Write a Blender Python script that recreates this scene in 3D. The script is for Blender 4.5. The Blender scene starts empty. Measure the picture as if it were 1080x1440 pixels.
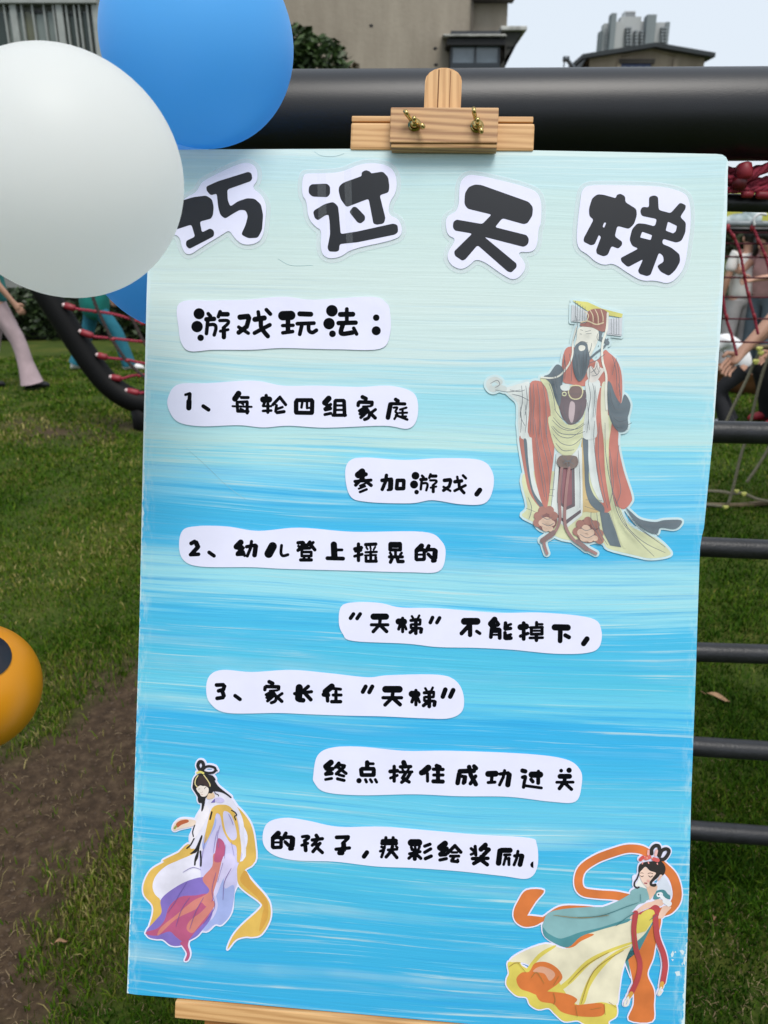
import bpy, bmesh, math, random
import numpy as np
from mathutils import Vector, Matrix, Quaternion, noise
from mathutils.geometry import tessellate_polygon
random.seed(7); rng = np.random.default_rng(7)
R = math.radians
scn = bpy.context.scene
COL = scn.collection
# ------------------------------------------------------------------ camera, world, sun, exposure
FPX = 1082.0; PITCH = R(20); EYE = Vector((0, 0, 1.55))
cam_data = bpy.data.cameras.new('camera'); cam = bpy.data.objects.new('camera', cam_data); COL.objects.link(cam)
cam_data.sensor_fit = 'VERTICAL'; cam_data.sensor_height = 36; cam_data.lens = 36 * FPX / 1440
cam_data.clip_start = .02; cam_data.clip_end = 3000
cam_data.dof.use_dof = True; cam_data.dof.focus_distance = .84; cam_data.dof.aperture_fstop = 9
cam.location = EYE; cam.rotation_euler = (R(90) - PITCH, 0, 0)
scn.camera = cam
w = bpy.data.worlds.new('World'); scn.world = w; w.use_nodes = True
nt = w.node_tree; nt.nodes.clear()
SUN_EL, SUN_AZ = R(64), R(160)          # azimuth clockwise from +Y
sky = nt.nodes.new('ShaderNodeTexSky'); sky.sky_type = 'NISHITA'; sky.sun_disc = False
sky.sun_elevation = SUN_EL; sky.sun_rotation = SUN_AZ; sky.dust_density = 4; sky.air_density = 1.2
mixw = nt.nodes.new('ShaderNodeMix'); mixw.data_type = 'RGBA'; mixw.inputs[0].default_value = .88
mixw.inputs[7].default_value = (7.1, 7.8, 8.6, 1)      # bright overcast veil over the blue
nt.links.new(sky.outputs[0], mixw.inputs[6])
bg = nt.nodes.new('ShaderNodeBackground'); bg.inputs[1].default_value = .1
nt.links.new(mixw.outputs[2], bg.inputs[0])
wo = nt.nodes.new('ShaderNodeOutputWorld'); nt.links.new(bg.outputs[0], wo.inputs[0])
sl = bpy.data.lights.new('sun', 'SUN'); sl.energy = 2.3; sl.angle = R(30); sl.color = (1, .96, .9)
so = bpy.data.objects.new('sun', sl); COL.objects.link(so)
sd = Vector((math.sin(SUN_AZ) * math.cos(SUN_EL), math.cos(SUN_AZ) * math.cos(SUN_EL), math.sin(SUN_EL)))
so.rotation_euler = sd.to_track_quat('Z', 'Y').to_euler()
scn.view_settings.view_transform = 'Standard'; scn.view_settings.look = 'None'
scn.view_settings.exposure = .25; scn.view_settings.gamma = 1; scn.view_settings.use_curve_mapping = False

# ------------------------------------------------------------------ helpers
def lin(c):
    if isinstance(c, str): c = [int(c[i:i+2], 16) / 255 for i in (0, 2, 4)]
    elif max(c) > 1.001: c = [v / 255 for v in c]
    return tuple((v / 12.92 if v <= .04045 else ((v + .055) / 1.055) ** 2.4) for v in c)
def tag(o, label=None, cat=None, group=None, kind=None):
    if label: o['label'] = label
    if cat: o['category'] = cat
    if group: o['group'] = group
    if kind: o['kind'] = kind
    return o
def empty(name, loc=(0, 0, 0), parent=None):
    o = bpy.data.objects.new(name, None); COL.objects.link(o); o.empty_display_size = .1
    o.location = loc; o.parent = parent
    return o
def mesh_obj(name, verts, faces, m, parent=None, smooth=False, loc=None):
    me = bpy.data.meshes.new(name); me.from_pydata([tuple(v) for v in verts], [], faces); me.update()
    if smooth: me.polygons.foreach_set('use_smooth', [True] * len(me.polygons))
    if m: me.materials.append(m)
    o = bpy.data.objects.new(name, me); COL.objects.link(o)
    if parent: o.parent = parent
    if loc is not None: o.location = loc
    return o
def bm_obj(name, bm, m, parent=None, smooth=False, loc=None):
    me = bpy.data.meshes.new(name); bm.to_mesh(me); bm.free()
    if smooth: me.polygons.foreach_set('use_smooth', [True] * len(me.polygons))
    if m: me.materials.append(m)
    o = bpy.data.objects.new(name, me); COL.objects.link(o)
    if parent: o.parent = parent
    if loc is not None: o.location = loc
    return o
CR = Matrix.Rotation(R(90) - PITCH, 3, 'X')
def ray(px, py): return CR @ Vector(((px - 540) / FPX, -(py - 720) / FPX, -1))
def at(px, py, Y):
    d = ray(px, py); return EYE + d * (Y / d.y)
def gnd(px, py, z=0):
    d = ray(px, py); return EYE + d * ((z - EYE.z) / d.z)
def depth_pt(px, py, dep): return EYE + ray(px, py) * dep
# board frame: x along the board, y up the board, z out of it, origin at the bottom centre
BX = Vector((.99664, -.08071, -.01399)).normalized(); BN = Vector((-.07208, -.94525, .3183)).normalized()
BY = BN.cross(BX).normalized(); BX = BY.cross(BN).normalized()
BH = .9195; BW = .6
BC = EYE + Vector((.03268, .73646, -.35762)); BO = BC - BY * (BH / 2)
BM = Matrix.Translation(BO) @ Matrix((BX, BY, BN)).transposed().to_4x4()
def uv(px, py, z=0):
    d = ray(px, py); P = BO + BN * z
    t = (P - EYE).dot(BN) / d.dot(BN); q = EYE + d * t - BO
    return (q.dot(BX), q.dot(BY))

# ------------------------------------------------------------------ materials
def new_mat(name):
    m = bpy.data.materials.new(name); m.use_nodes = True
    return m, m.node_tree, m.node_tree.nodes['Principled BSDF']
_mc = {}
def mat(name, col, rough=.6, var=.12, scale=30, bump=0, bscale=200, metal=0, stretch=(1, 1, 1), spec=.5, col2=None, detail=4, sub=0, coat=0):
    key = name
    if key in _mc: return _mc[key]
    m, t, p = new_mat(name); c = lin(col); c2 = lin(col2) if col2 else tuple(v * (1 - 2 * var) for v in c)
    p.inputs['Roughness'].default_value = rough; p.inputs['Metallic'].default_value = metal
    p.inputs['Specular IOR Level'].default_value = spec
    if coat: p.inputs['Coat Weight'].default_value = coat; p.inputs['Coat Roughness'].default_value = .15
    tc = t.nodes.new('ShaderNodeTexCoord'); mp = t.nodes.new('ShaderNodeMapping'); mp.inputs['Scale'].default_value = stretch
    t.links.new(tc.outputs['Object'], mp.inputs[0])
    n = t.nodes.new('ShaderNodeTexNoise'); n.inputs['Scale'].default_value = scale; n.inputs['Detail'].default_value = detail
    t.links.new(mp.outputs[0], n.inputs[0])
    mr = t.nodes.new('ShaderNodeMapRange'); mr.inputs[1].default_value = .3; mr.inputs[2].default_value = .7
    t.links.new(n.outputs[0], mr.inputs[0])
    mx = t.nodes.new('ShaderNodeMix'); mx.data_type = 'RGBA'
    mx.inputs[6].default_value = (*c, 1); mx.inputs[7].default_value = (*c2, 1)
    t.links.new(mr.outputs[0], mx.inputs[0]); t.links.new(mx.outputs[2], p.inputs['Base Color'])
    if bump:
        n2 = t.nodes.new('ShaderNodeTexNoise'); n2.inputs['Scale'].default_value = bscale; n2.inputs['Detail'].default_value = 3
        t.links.new(mp.outputs[0], n2.inputs[0])
        b = t.nodes.new('ShaderNodeBump'); b.inputs['Strength'].default_value = bump; b.inputs['Distance'].default_value = .002
        t.links.new(n2.outputs[0], b.inputs['Height']); t.links.new(b.outputs[0], p.inputs['Normal'])
    _mc[key] = m
    return m
def N(t, typ, **kw):
    n = t.nodes.new(typ)
    for k, v in kw.items(): setattr(n, k, v)
    return n
def wood_mat(name, axis, base=(208, 164, 112), dark=(184, 138, 88)):
    m, t, p = new_mat(name)
    tc = N(t, 'ShaderNodeTexCoord'); mp = N(t, 'ShaderNodeMapping')
    s = [120, 120, 120]; s[axis] = 5.0; mp.inputs['Scale'].default_value = s
    t.links.new(tc.outputs['Object'], mp.inputs[0])
    n = N(t, 'ShaderNodeTexNoise'); n.inputs['Scale'].default_value = 2.2; n.inputs['Detail'].default_value = 8; n.inputs['Distortion'].default_value = 1.2
    t.links.new(mp.outputs[0], n.inputs[0])
    wv = N(t, 'ShaderNodeTexWave'); wv.inputs['Scale'].default_value = .7; wv.inputs['Distortion'].default_value = 5; wv.inputs['Detail'].default_value = 3
    wv.bands_direction = 'DIAGONAL'; t.links.new(mp.outputs[0], wv.inputs[0])
    ad = N(t, 'ShaderNodeMix', data_type='FLOAT'); ad.inputs[0].default_value = .45
    t.links.new(n.outputs[0], ad.inputs[2]); t.links.new(wv.outputs[1], ad.inputs[3])
    r = N(t, 'ShaderNodeValToRGB'); r.color_ramp.elements[0].position = .25; r.color_ramp.elements[1].position = .66
    r.color_ramp.elements[0].color = (*lin(dark), 1); r.color_ramp.elements[1].color = (*lin(base), 1)
    t.links.new(ad.outputs[0], r.inputs[0]); t.links.new(r.outputs[0], p.inputs['Base Color'])
    b = N(t, 'ShaderNodeBump'); b.inputs['Strength'].default_value = .15; b.inputs['Distance'].default_value = .001
    t.links.new(ad.outputs[0], b.inputs['Height']); t.links.new(b.outputs[0], p.inputs['Normal'])
    p.inputs['Roughness'].default_value = .55
    return m
WOODX, WOODY = wood_mat('pine_wood_across', 0), wood_mat('pine_wood_along', 1)
PAPER = mat('white_paper', (221, 221, 243), .55, .02, 25, .55, 16)
INK = mat('black_ink', (8, 10, 15), .6, .1, 40, spec=.04)
TINK = mat('black_card_print', (22, 26, 34), .34, .12, 14, spec=.35)
BLACKM = mat('black_paint_metal', (10, 11, 16), .38, .2, 9, .14, 620, col2=(16, 17, 23), spec=.5)
RUNGM = mat('dark_grey_paint', (30, 31, 36), .42, .2, 30, .35, 160, col2=(17, 18, 22))
REDR = mat('red_rope_fibre', (165, 50, 70), .8, .2, 120, .5, 600, col2=(110, 26, 46))
REDP = mat('red_plastic', (140, 27, 42), .5, .15, 20)
GREYR = mat('grey_rope_fibre', (130, 125, 105), .85, .2, 120, .5, 600)
YEL = mat('yellow_plastic', (205, 205, 110), .4, .1, 20)
BRASS = mat('worn_brass', (232, 200, 130), .26, .25, 60, metal=1)
GLASSM = mat('window_glass', (112, 124, 134), .08, .1, 1.2, col2=(80, 92, 100), spec=.8)
SKIN = mat('skin', (190, 145, 122), .55, .08, 20)
HAIR = mat('black_hair', (22, 18, 17), .5, .2, 60)

# ------------------------------------------------------------------ flat shapes: distance fields, contours, filling
def chaikin(p, n=2, closed=True):
    for _ in range(n):
        q = []
        L = len(p)
        rngi = range(L) if closed else range(L - 1)
        if not closed: q.append(p[0])
        for i in rngi:
            a, b = p[i], p[(i + 1) % L]
            q.append((a[0] * .75 + b[0] * .25, a[1] * .75 + b[1] * .25)); q.append((a[0] * .25 + b[0] * .75, a[1] * .25 + b[1] * .75))
        if not closed: q.append(p[-1])
        p = q
    return p
def rounded(p, r):
    out = []; L = len(p)
    for i in range(L):
        a, b, c = p[i - 1], p[i], p[(i + 1) % L]
        la, lc = math.dist(a, b), math.dist(b, c); k = min(r, la * .42, lc * .42)
        p0 = (b[0] + (a[0] - b[0]) * k / la, b[1] + (a[1] - b[1]) * k / la); p1 = (b[0] + (c[0] - b[0]) * k / lc, b[1] + (c[1] - b[1]) * k / lc)
        for t in (0, .33, .67, 1): out.append(tuple((1 - t) ** 2 * p0[j] + 2 * t * (1 - t) * b[j] + t * t * p1[j] for j in (0, 1)))
    return out
def catmull(p, n=5, closed=True):
    out = []; L = len(p)
    for i in range(L if closed else L - 1):
        g = (lambda k: p[k % L]) if closed else (lambda k: p[min(max(k, 0), L - 1)])
        a, b, c, d = g(i - 1), g(i), g(i + 1), g(i + 2)
        for k in range(n):
            t = k / n
            out.append(tuple(.5 * (2 * b[j] + (c[j] - a[j]) * t + (2 * a[j] - 5 * b[j] + 4 * c[j] - d[j]) * t * t + (3 * b[j] - a[j] - 3 * c[j] + d[j]) * t ** 3) for j in (0, 1)))
    if not closed: out.append(p[-1])
    return out
def field(prims, res, pad):
    xs = [x for p in prims for x, y in p[1]]; ys = [y for p in prims for x, y in p[1]]
    wm = max([p[2] / 2 for p in prims if p[0] == 'c'] + [0]) + pad + 2 * res
    x0, x1, y0, y1 = min(xs) - wm, max(xs) + wm, min(ys) - wm, max(ys) + wm
    gx = np.arange(x0, x1 + res, res); gy = np.arange(y0, y1 + res, res)
    D = np.full((len(gy), len(gx)), 1e3)
    def seg(a, b, rad, reach):
        i0 = max(0, int((min(a[0], b[0]) - reach - x0) / res)); i1 = min(len(gx), int((max(a[0], b[0]) + reach - x0) / res) + 2)
        j0 = max(0, int((min(a[1], b[1]) - reach - y0) / res)); j1 = min(len(gy), int((max(a[1], b[1]) + reach - y0) / res) + 2)
        X, Y = np.meshgrid(gx[i0:i1], gy[j0:j1])
        dx, dy = b[0] - a[0], b[1] - a[1]; L = dx * dx + dy * dy
        t = np.clip(((X - a[0]) * dx + (Y - a[1]) * dy) / L, 0, 1) if L > 1e-9 else 0
        d = np.hypot(X - a[0] - t * dx, Y - a[1] - t * dy) - rad
        D[j0:j1, i0:i1] = np.minimum(D[j0:j1, i0:i1], d)
    for p in prims:
        pts = p[1]
        if p[0] == 'c':
            if len(pts) == 1: seg(pts[0], pts[0], p[2] / 2, p[2] / 2 + pad + 3 * res)
            for a, b in zip(pts, pts[1:]): seg(a, b, p[2] / 2, p[2] / 2 + pad + 3 * res)
    for p in prims:
        if p[0] != 'p': continue
        pts = p[1]; S = D; D = np.full_like(S, 1e3); L = len(pts); inside = np.zeros(S.shape, bool)
        X, Y = np.meshgrid(gx, gy)
        for i in range(L):
            a, b = pts[i], pts[(i + 1) % L]
            seg(a, b, 0, pad + 3 * res)
            if a[1] != b[1]:
                c = ((a[1] > Y) != (b[1] > Y)) & (X < (b[0] - a[0]) * (Y - a[1]) / (b[1] - a[1]) + a[0]); inside ^= c
        D = np.minimum(S, np.where(inside, -D, D))
    return gx, gy, D
def contours(gx, gy, D, lev):
    V = D - lev; V = np.where(V == 0, 1e-6, V); s = V < 0
    c = s[:-1, :-1] * 1 + s[:-1, 1:] * 2 + s[1:, 1:] * 4 + s[1:, :-1] * 8
    T = {1: [(3, 0)], 2: [(0, 1)], 3: [(3, 1)], 4: [(1, 2)], 5: [(3, 2), (1, 0)], 6: [(0, 2)], 7: [(3, 2)], 8: [(2, 3)], 9: [(2, 0)], 10: [(0, 3), (2, 1)], 11: [(2, 1)], 12: [(1, 3)], 13: [(1, 0)], 14: [(0, 3)]}
    nxt = {}; P = {}
    def key(j, i, e): return (j, i, 0) if e == 0 else (j, i + 1, 1) if e == 1 else (j + 1, i, 0) if e == 2 else (j, i, 1)
    def pt(k):
        j, i, h = k
        j2, i2 = (j, i + 1) if h == 0 else (j + 1, i)
        a, b = V[j, i], V[j2, i2]; t = a / (a - b)
        return (gx[i] + (gx[i2] - gx[i]) * t, gy[j] + (gy[j2] - gy[j]) * t)
    for j, i in zip(*np.nonzero((c > 0) & (c < 15))):
        for a, b in T[int(c[j, i])]: nxt[key(j, i, a)] = key(j, i, b)
    loops = []
    while nxt:
        k, n = next(iter(nxt.items())); st = k; lp = []
        while k in nxt:
            lp.append(pt(k)); k = nxt.pop(k)
        if len(lp) > 5: loops.append(lp)
    return loops
def simplify(lp, eps):
    out = [lp[0]]; i = 0; n = len(lp)
    while i < n - 1:
        j = min(i + 2, n - 1)
        while j < n - 1 and j - i < 24:
            a, b = lp[i], lp[j + 1]; L = math.hypot(b[0] - a[0], b[1] - a[1]) or 1e-9
            if max(abs((q[0] - a[0]) * (b[1] - a[1]) - (q[1] - a[1]) * (b[0] - a[0])) / L for q in lp[i + 1:j + 1]) > eps: break
            j += 1
        out.append(lp[j]); i = j
    return out
def fill(name, loops, z, m, parent, thick=0, curl=0, lvl=None):
    """loops in photograph pixels, laid on the board plane; the board-local mesh gets real thickness"""
    def area(l): return sum(a[0] * b[1] - b[0] * a[1] for a, b in zip(l, l[1:] + l[:1])) / 2
    def inside(q, l):
        r = False
        for a, b in zip(l, l[1:] + l[:1]):
            if (a[1] > q[1]) != (b[1] > q[1]) and q[0] < (b[0] - a[0]) * (q[1] - a[1]) / (b[1] - a[1]) + a[0]: r = not r
        return r
    loops = sorted(loops, key=lambda l: -abs(area(l))); depth = []; owner = []
    for i, l in enumerate(loops):
        ins = [j for j in range(i) if inside(l[0], loops[j])]
        depth.append(len(ins) % 2); owner.append(ins[-1] if ins else i)
    order = []; groups = []
    for i in range(len(loops)):
        if depth[i] == 0:
            g = [i] + [j for j in range(len(loops)) if depth[j] and owner[j] == i]; groups.append(g)
    V = []; tris = []; L3 = []
    for g in groups:
        ls = [[Vector((*uv(x, y), 0)) for x, y in loops[j]] for j in g]; o = len(V)
        tris += [tuple(k + o for k in q) for q in tessellate_polygon(ls)]
        for l in ls: V += l; L3.append(l)
    F = []
    for a, b, c in tris:
        n = (V[b] - V[a]).cross(V[c] - V[a])
        if abs(n.z) < 1e-12: continue
        F.append((a, b, c) if n.z > 0 else (a, c, b))
    def zz(v): return z + (curl * noise.noise(Vector((v.x * 22, v.y * 22, z * 1e3))) if curl else 0)
    vs = [(v.x, v.y, zz(v)) for v in V]
    if thick:
        n0 = len(vs); vs += [(v[0], v[1], v[2] - thick) for v in vs]; k = 0
        for lp in L3:
            for i in range(len(lp)):
                a, b = k + i, k + (i + 1) % len(lp); F.append((a, b, b + n0, a + n0))
            k += len(lp)
    return mesh_obj(name, vs, F, m, parent)
def shape(name, prims, res, z, m, parent, grow=0, thick=0, curl=0):
    gx, gy, D = field(prims, res, grow)
    return fill(name, [simplify(l, res * .12) for l in contours(gx, gy, D, grow)], z, m, parent, thick, curl)

# ------------------------------------------------------------------ solid helpers
def add_box(bm, x0, x1, y0, y1, z0, z1, M=None, bev=0):
    vs = [bm.verts.new((M @ Vector(p)) if M else p) for p in [(x0, y0, z0), (x1, y0, z0), (x1, y1, z0), (x0, y1, z0), (x0, y0, z1), (x1, y0, z1), (x1, y1, z1), (x0, y1, z1)]]
    fs = [bm.faces.new([vs[i] for i in f]) for f in [(0, 3, 2, 1), (4, 5, 6, 7), (0, 1, 5, 4), (1, 2, 6, 5), (2, 3, 7, 6), (3, 0, 4, 7)]]
    if bev:
        es = list({e for f in fs for e in f.edges}); bmesh.ops.bevel(bm, geom=es, offset=bev, segments=2, affect='EDGES', profile=.6)
def box(name, x0, x1, y0, y1, z0, z1, m, parent=None, bev=0):
    bm = bmesh.new(); add_box(bm, x0, x1, y0, y1, z0, z1, None, bev); return bm_obj(name, bm, m, parent)
def tube_geo(pts, rad, seg=10, cap=True):
    pts = [Vector(p) for p in pts]; rads = rad if isinstance(rad, (list, tuple)) else [rad] * len(pts)
    V, F = [], []; up = None
    for i, p in enumerate(pts):
        d = (pts[min(i + 1, len(pts) - 1)] - pts[max(i - 1, 0)]).normalized()
        if up is None: up = Vector((0, 0, 1)) if abs(d.z) < .9 else Vector((1, 0, 0))
        s = d.cross(up).normalized(); up = s.cross(d).normalized()
        for k in range(seg):
            a = 2 * math.pi * k / seg; V.append(p + (s * math.cos(a) + up * math.sin(a)) * rads[i])
    for i in range(len(pts) - 1):
        for k in range(seg): F.append((i * seg + k, i * seg + (k + 1) % seg, (i + 1) * seg + (k + 1) % seg, (i + 1) * seg + k))
    if cap: F.append(tuple(range(seg - 1, -1, -1))); F.append(tuple(range((len(pts) - 1) * seg, len(pts) * seg)))
    return V, F
def tube(name, pts, rad, m, parent=None, seg=10):
    V, F = tube_geo(pts, rad, seg)
    b = parent.matrix_world.translation if False else None
    return mesh_obj(name, V, F, m, parent, True)
def spline3(p, n=6):
    out = []; L = len(p); p = [Vector(q) for q in p]
    for i in range(L - 1):
        a, b, c, d = p[max(i - 1, 0)], p[i], p[i + 1], p[min(i + 2, L - 1)]
        for k in range(n):
            t = k / n; out.append(.5 * (2 * b + (c - a) * t + (2 * a - 5 * b + 4 * c - d) * t * t + (3 * b - a - 3 * c + d) * t ** 3))
    return out + [p[-1]]
def rope(name, pts, rad, m, parent, twist=None, seg=6):
    """three strands laid round each other"""
    pts = spline3(pts, 1 if len(pts) == 2 else 5); L = sum((b - a).length for a, b in zip(pts, pts[1:]))
    twist = twist or rad * 7; n = max(8, int(L / twist * 7)); n = min(n, 220)
    cum = [0]
    for a, b in zip(pts, pts[1:]): cum.append(cum[-1] + (b - a).length)
    def P(s):
        for i in range(len(cum) - 1):
            if s <= cum[i + 1] or i == len(cum) - 2: return pts[i].lerp(pts[i + 1], (s - cum[i]) / max(1e-9, cum[i + 1] - cum[i]))
    V, F = [], []
    for st in range(3):
        c = []
        for i in range(n + 1):
            s = L * i / n; q = P(s); d = (P(min(L, s + L / n)) - P(max(0, s - L / n))).normalized()
            u = d.cross(Vector((0, .3, 1))).normalized(); v = u.cross(d); a = 2 * math.pi * (s / twist + st / 3)
            c.append(q + (u * math.cos(a) + v * math.sin(a)) * rad * .5)
        v2, f2 = tube_geo(c, rad * .56, seg); o = len(V); V += v2; F += [tuple(i + o for i in f) for f in f2]
    return mesh_obj(name, V, F, m, parent, True)
def ball(name, c, r, m, parent=None, sc=(1, 1, 1), seg=16, rot=None):
    bm = bmesh.new(); bmesh.ops.create_uvsphere(bm, u_segments=seg, v_segments=seg // 2 + 2, radius=r)
    M = Matrix.Translation(Vector(c)) @ (rot or Matrix()) @ Matrix.Diagonal((*sc, 1)); bm.transform(M)
    return bm_obj(name, bm, m, parent, True)
def thing(name, label, cat, loc=(0, 0, 0), group=None):
    """empty at the base; children are given in world coordinates and shifted by the parent inverse"""
    return tag(empty(name, loc), label, cat, group)
def settle(root):
    """children of root were modelled in world space: store them relative to the root"""
    inv = Matrix.Translation(root.location).inverted()
    for c in root.children:
        if c.type == 'MESH': c.data.transform(inv)
        for g in c.children:
            if g.type == 'MESH': g.data.transform(inv)

# ------------------------------------------------------------------ ground, with a worn dirt patch
DIRT = [gnd(x, y).xy for x, y in [(-260, 960), (-60, 1010), (40, 985), (110, 940), (215, 905), (400, 930), (430, 1010), (330, 1090), (215, 1120), (192, 1160), (165, 1215), (142, 1290), (115, 1360), (70, 1440), (-60, 1500), (-400, 1480), (-420, 1100)]]
DIRT2 = [gnd(x, y).xy for x, y in [(30, 590), (100, 597), (170, 585), (200, 592), (150, 612), (70, 618), (10, 608)]]
def polyd(p, P):
    ins = False; d = 1e9; L = len(P)
    for i in range(L):
        a, b = P[i], P[(i + 1) % L]; ab = b - a
        t = max(0, min(1, (p - a).dot(ab) / ab.length_squared)); d = min(d, (p - a - ab * t).length)
        if (a.y > p.y) != (b.y > p.y) and p.x < (b.x - a.x) * (p.y - a.y) / (b.y - a.y) + a.x: ins = not ins
    return -d if ins else d
def dirt_at(x, y):
    p = Vector((x, y)); n = noise.fractal(Vector((x * 3, y * 3, 0)), 1, 2, 4)
    v = max(-(polyd(p, DIRT) + n * .2) / .34, (-(polyd(p, DIRT2) + n * .3) / .5) * .8)
    return min(1, max(0, v + .5))
def ground_z(x, y): return .03 * noise.fractal(Vector((x * .6, y * .6, 3)), 1, 2, 3) + .008 * noise.fractal(Vector((x * 7, y * 7, 1)), 1, 2, 3) - .012
def axis(a, b, s0, g, mx):
    v = [0.]; s = s0
    while v[-1] < b: s = min(s * g, mx); v.append(v[-1] + s)
    u = [0.]; s = s0
    while u[-1] > a: s = min(s * g, mx); u.append(u[-1] - s)
    return u[:0:-1] + v
xs = axis(-900, 900, .035, 1.035, 200); ys = [y + 1.2 for y in axis(-60, 1500, .035, 1.03, 250)]
V = []; C = []
for y in ys:
    for x in xs:
        near = abs(x) < 14 and -6 < y < 20
        d = dirt_at(x, y) if abs(x) < 6 and 0 < y < 14 else 0
        V.append((x, y, (ground_z(x, y) - .012 * d) if near else -.012)); C.append(d)
nx = len(xs)
F = [(j * nx + i, j * nx + i + 1, (j + 1) * nx + i + 1, (j + 1) * nx + i) for j in range(len(ys) - 1) for i in range(nx - 1)]
m, t, p = new_mat('lawn_and_dirt')
at_ = N(t, 'ShaderNodeAttribute'); at_.attribute_name = 'dirt'
tc = N(t, 'ShaderNodeTexCoord')
def nz(scale, det=5, rough=.6):
    n = N(t, 'ShaderNodeTexNoise'); n.inputs['Scale'].default_value = scale; n.inputs['Detail'].default_value = det; n.inputs['Roughness'].default_value = rough
    t.links.new(tc.outputs['Object'], n.inputs[0]); return n
def ramp(src, stops):
    r = N(t, 'ShaderNodeValToRGB'); e = r.color_ramp.elements
    while len(e) < len(stops): e.new(.5)
    for q, (ps, c) in zip(e, stops): q.position = ps; q.color = (*lin(c), 1)
    t.links.new(src, r.inputs[0]); return r
g = ramp(nz(1.7, 8).outputs[0], [(.3, (28, 46, 7)), (.5, (50, 70, 12)), (.68, (90, 88, 36))])
g2 = ramp(nz(60, 4).outputs[0], [(.3, (18, 32, 6)), (.7, (88, 98, 38))])
d1 = ramp(nz(26, 8, .7).outputs[0], [(.28, (42, 32, 24)), (.5, (68, 54, 41)), (.75, (98, 81, 63))])
mg = N(t, 'ShaderNodeMix', data_type='RGBA'); mg.inputs[0].default_value = .45
t.links.new(g.outputs[0], mg.inputs[6]); t.links.new(g2.outputs[0], mg.inputs[7])
md = N(t, 'ShaderNodeMix', data_type='RGBA'); t.links.new(at_.outputs['Fac'], md.inputs[0]); t.links.new(mg.outputs[2], md.inputs[6]); t.links.new(d1.outputs[0], md.inputs[7])
t.links.new(md.outputs[2], p.inputs['Base Color']); p.inputs['Roughness'].default_value = .95; p.inputs['Specular IOR Level'].default_value = .2
b = N(t, 'ShaderNodeBump'); b.inputs['Strength'].default_value = .8; b.inputs['Distance'].default_value = .012
t.links.new(nz(55, 6, .7).outputs[0], b.inputs['Height']); t.links.new(b.outputs[0], p.inputs['Normal'])
ground = mesh_obj('ground', V, F, m, smooth=True); ground['kind'] = 'structure'
at_m = ground.data.attributes.new('dirt', 'FLOAT', 'POINT'); at_m.data.foreach_set('value', C)

# grass blades: short lawn, thinner on the dirt
def grass(n, dmin, dmax, amin, amax):
    th = np.radians(rng.uniform(amin, amax, n)); ld = np.exp(rng.uniform(math.log(dmin), math.log(dmax), n))
    X = np.sin(th) * ld; Y = np.cos(th) * ld; return X, Y, ld
parts = [grass(150000, 1.0, 11.4, -33, -17), grass(90000, 1.0, 9, 21, 33), grass(110000, .7, 11, -52, 52), grass(34000, .95, 2.8, 27, 46), grass(34000, .95, 2.8, -46, -27)]
Xs = np.concatenate([q[0] for q in parts]); Ys = np.concatenate([q[1] for q in parts]); Ds = np.concatenate([q[2] for q in parts])
GS = 0.06; cache = {}
keep = np.zeros(len(Xs), bool); Zs = np.zeros(len(Xs)); dm = np.zeros(len(Xs))
for i, (x, y) in enumerate(zip(Xs, Ys)):
    k = (int(x / GS), int(y / GS))
    if k not in cache: cache[k] = (dirt_at(x, y), ground_z(x, y), noise.noise(Vector((x * 2.2, y * 2.2, 5))))
    d, z, nn = cache[k]; dm[i] = d; Zs[i] = z; keep[i] = random.random() > d * 1.02 - .03 and random.random() < .8 + nn
Xs, Ys, Zs, Ds = Xs[keep], Ys[keep], Zs[keep], Ds[keep]; n = len(Xs)
ang = rng.uniform(0, 2 * math.pi, n); h = rng.gamma(4, .0034, n) * (1 + .03 * Ds); wd = np.maximum(.0017, Ds * .00075) * rng.uniform(.7, 1.3, n)
lean = rng.uniform(.2, 1.4, n) * h; la = rng.uniform(0, 2 * math.pi, n)
ca, sa = np.cos(ang) * wd, np.sin(ang) * wd
A = np.stack([Xs - ca, Ys - sa, Zs - .012], 1); B = np.stack([Xs + ca, Ys + sa, Zs - .012], 1)
lx, ly = np.cos(la) * lean, np.sin(la) * lean
Cc = np.stack([Xs + lx * .4 + ca * .7, Ys + ly * .4 + sa * .7, Zs + h * .6], 1); Dd = np.stack([Xs + lx * .4 - ca * .7, Ys + ly * .4 - sa * .7, Zs + h * .6], 1)
Tt = np.stack([Xs + lx, Ys + ly, Zs + h * .95], 1)
co = np.stack([A, B, Cc, Dd, Tt], 1).reshape(-1, 3); base = np.arange(n)[:, None] * 5
me = bpy.data.meshes.new('grass')
me.vertices.add(n * 5); me.vertices.foreach_set('co', co.ravel())
loopv = np.concatenate([base + 0, base + 1, base + 2, base + 3, base + 3, base + 2, base + 4], 1).ravel()
me.loops.add(n * 7); me.loops.foreach_set('vertex_index', loopv)
me.polygons.add(n * 2)
ls = (np.arange(n)[:, None] * 7 + np.array([0, 4])).ravel(); lt = np.tile([4, 3], n)
me.polygons.foreach_set('loop_start', ls); me.polygons.foreach_set('loop_total', lt)
me.update(); me.validate()
m, t, p = new_mat('grass_blades'); at_ = N(t, 'ShaderNodeAttribute'); at_.attribute_name = 'tone'
r = ramp(at_.outputs['Fac'], [(0, (28, 54, 5)), (.42, (52, 84, 10)), (.72, (84, 106, 24)), (.87, (112, 108, 50)), (1, (150, 140, 90))])
tc = N(t, 'ShaderNodeTexCoord'); t.links.new(r.outputs[0], p.inputs['Base Color']); p.inputs['Roughness'].default_value = .6; p.inputs['Specular IOR Level'].default_value = .08
me.materials.append(m)
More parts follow.
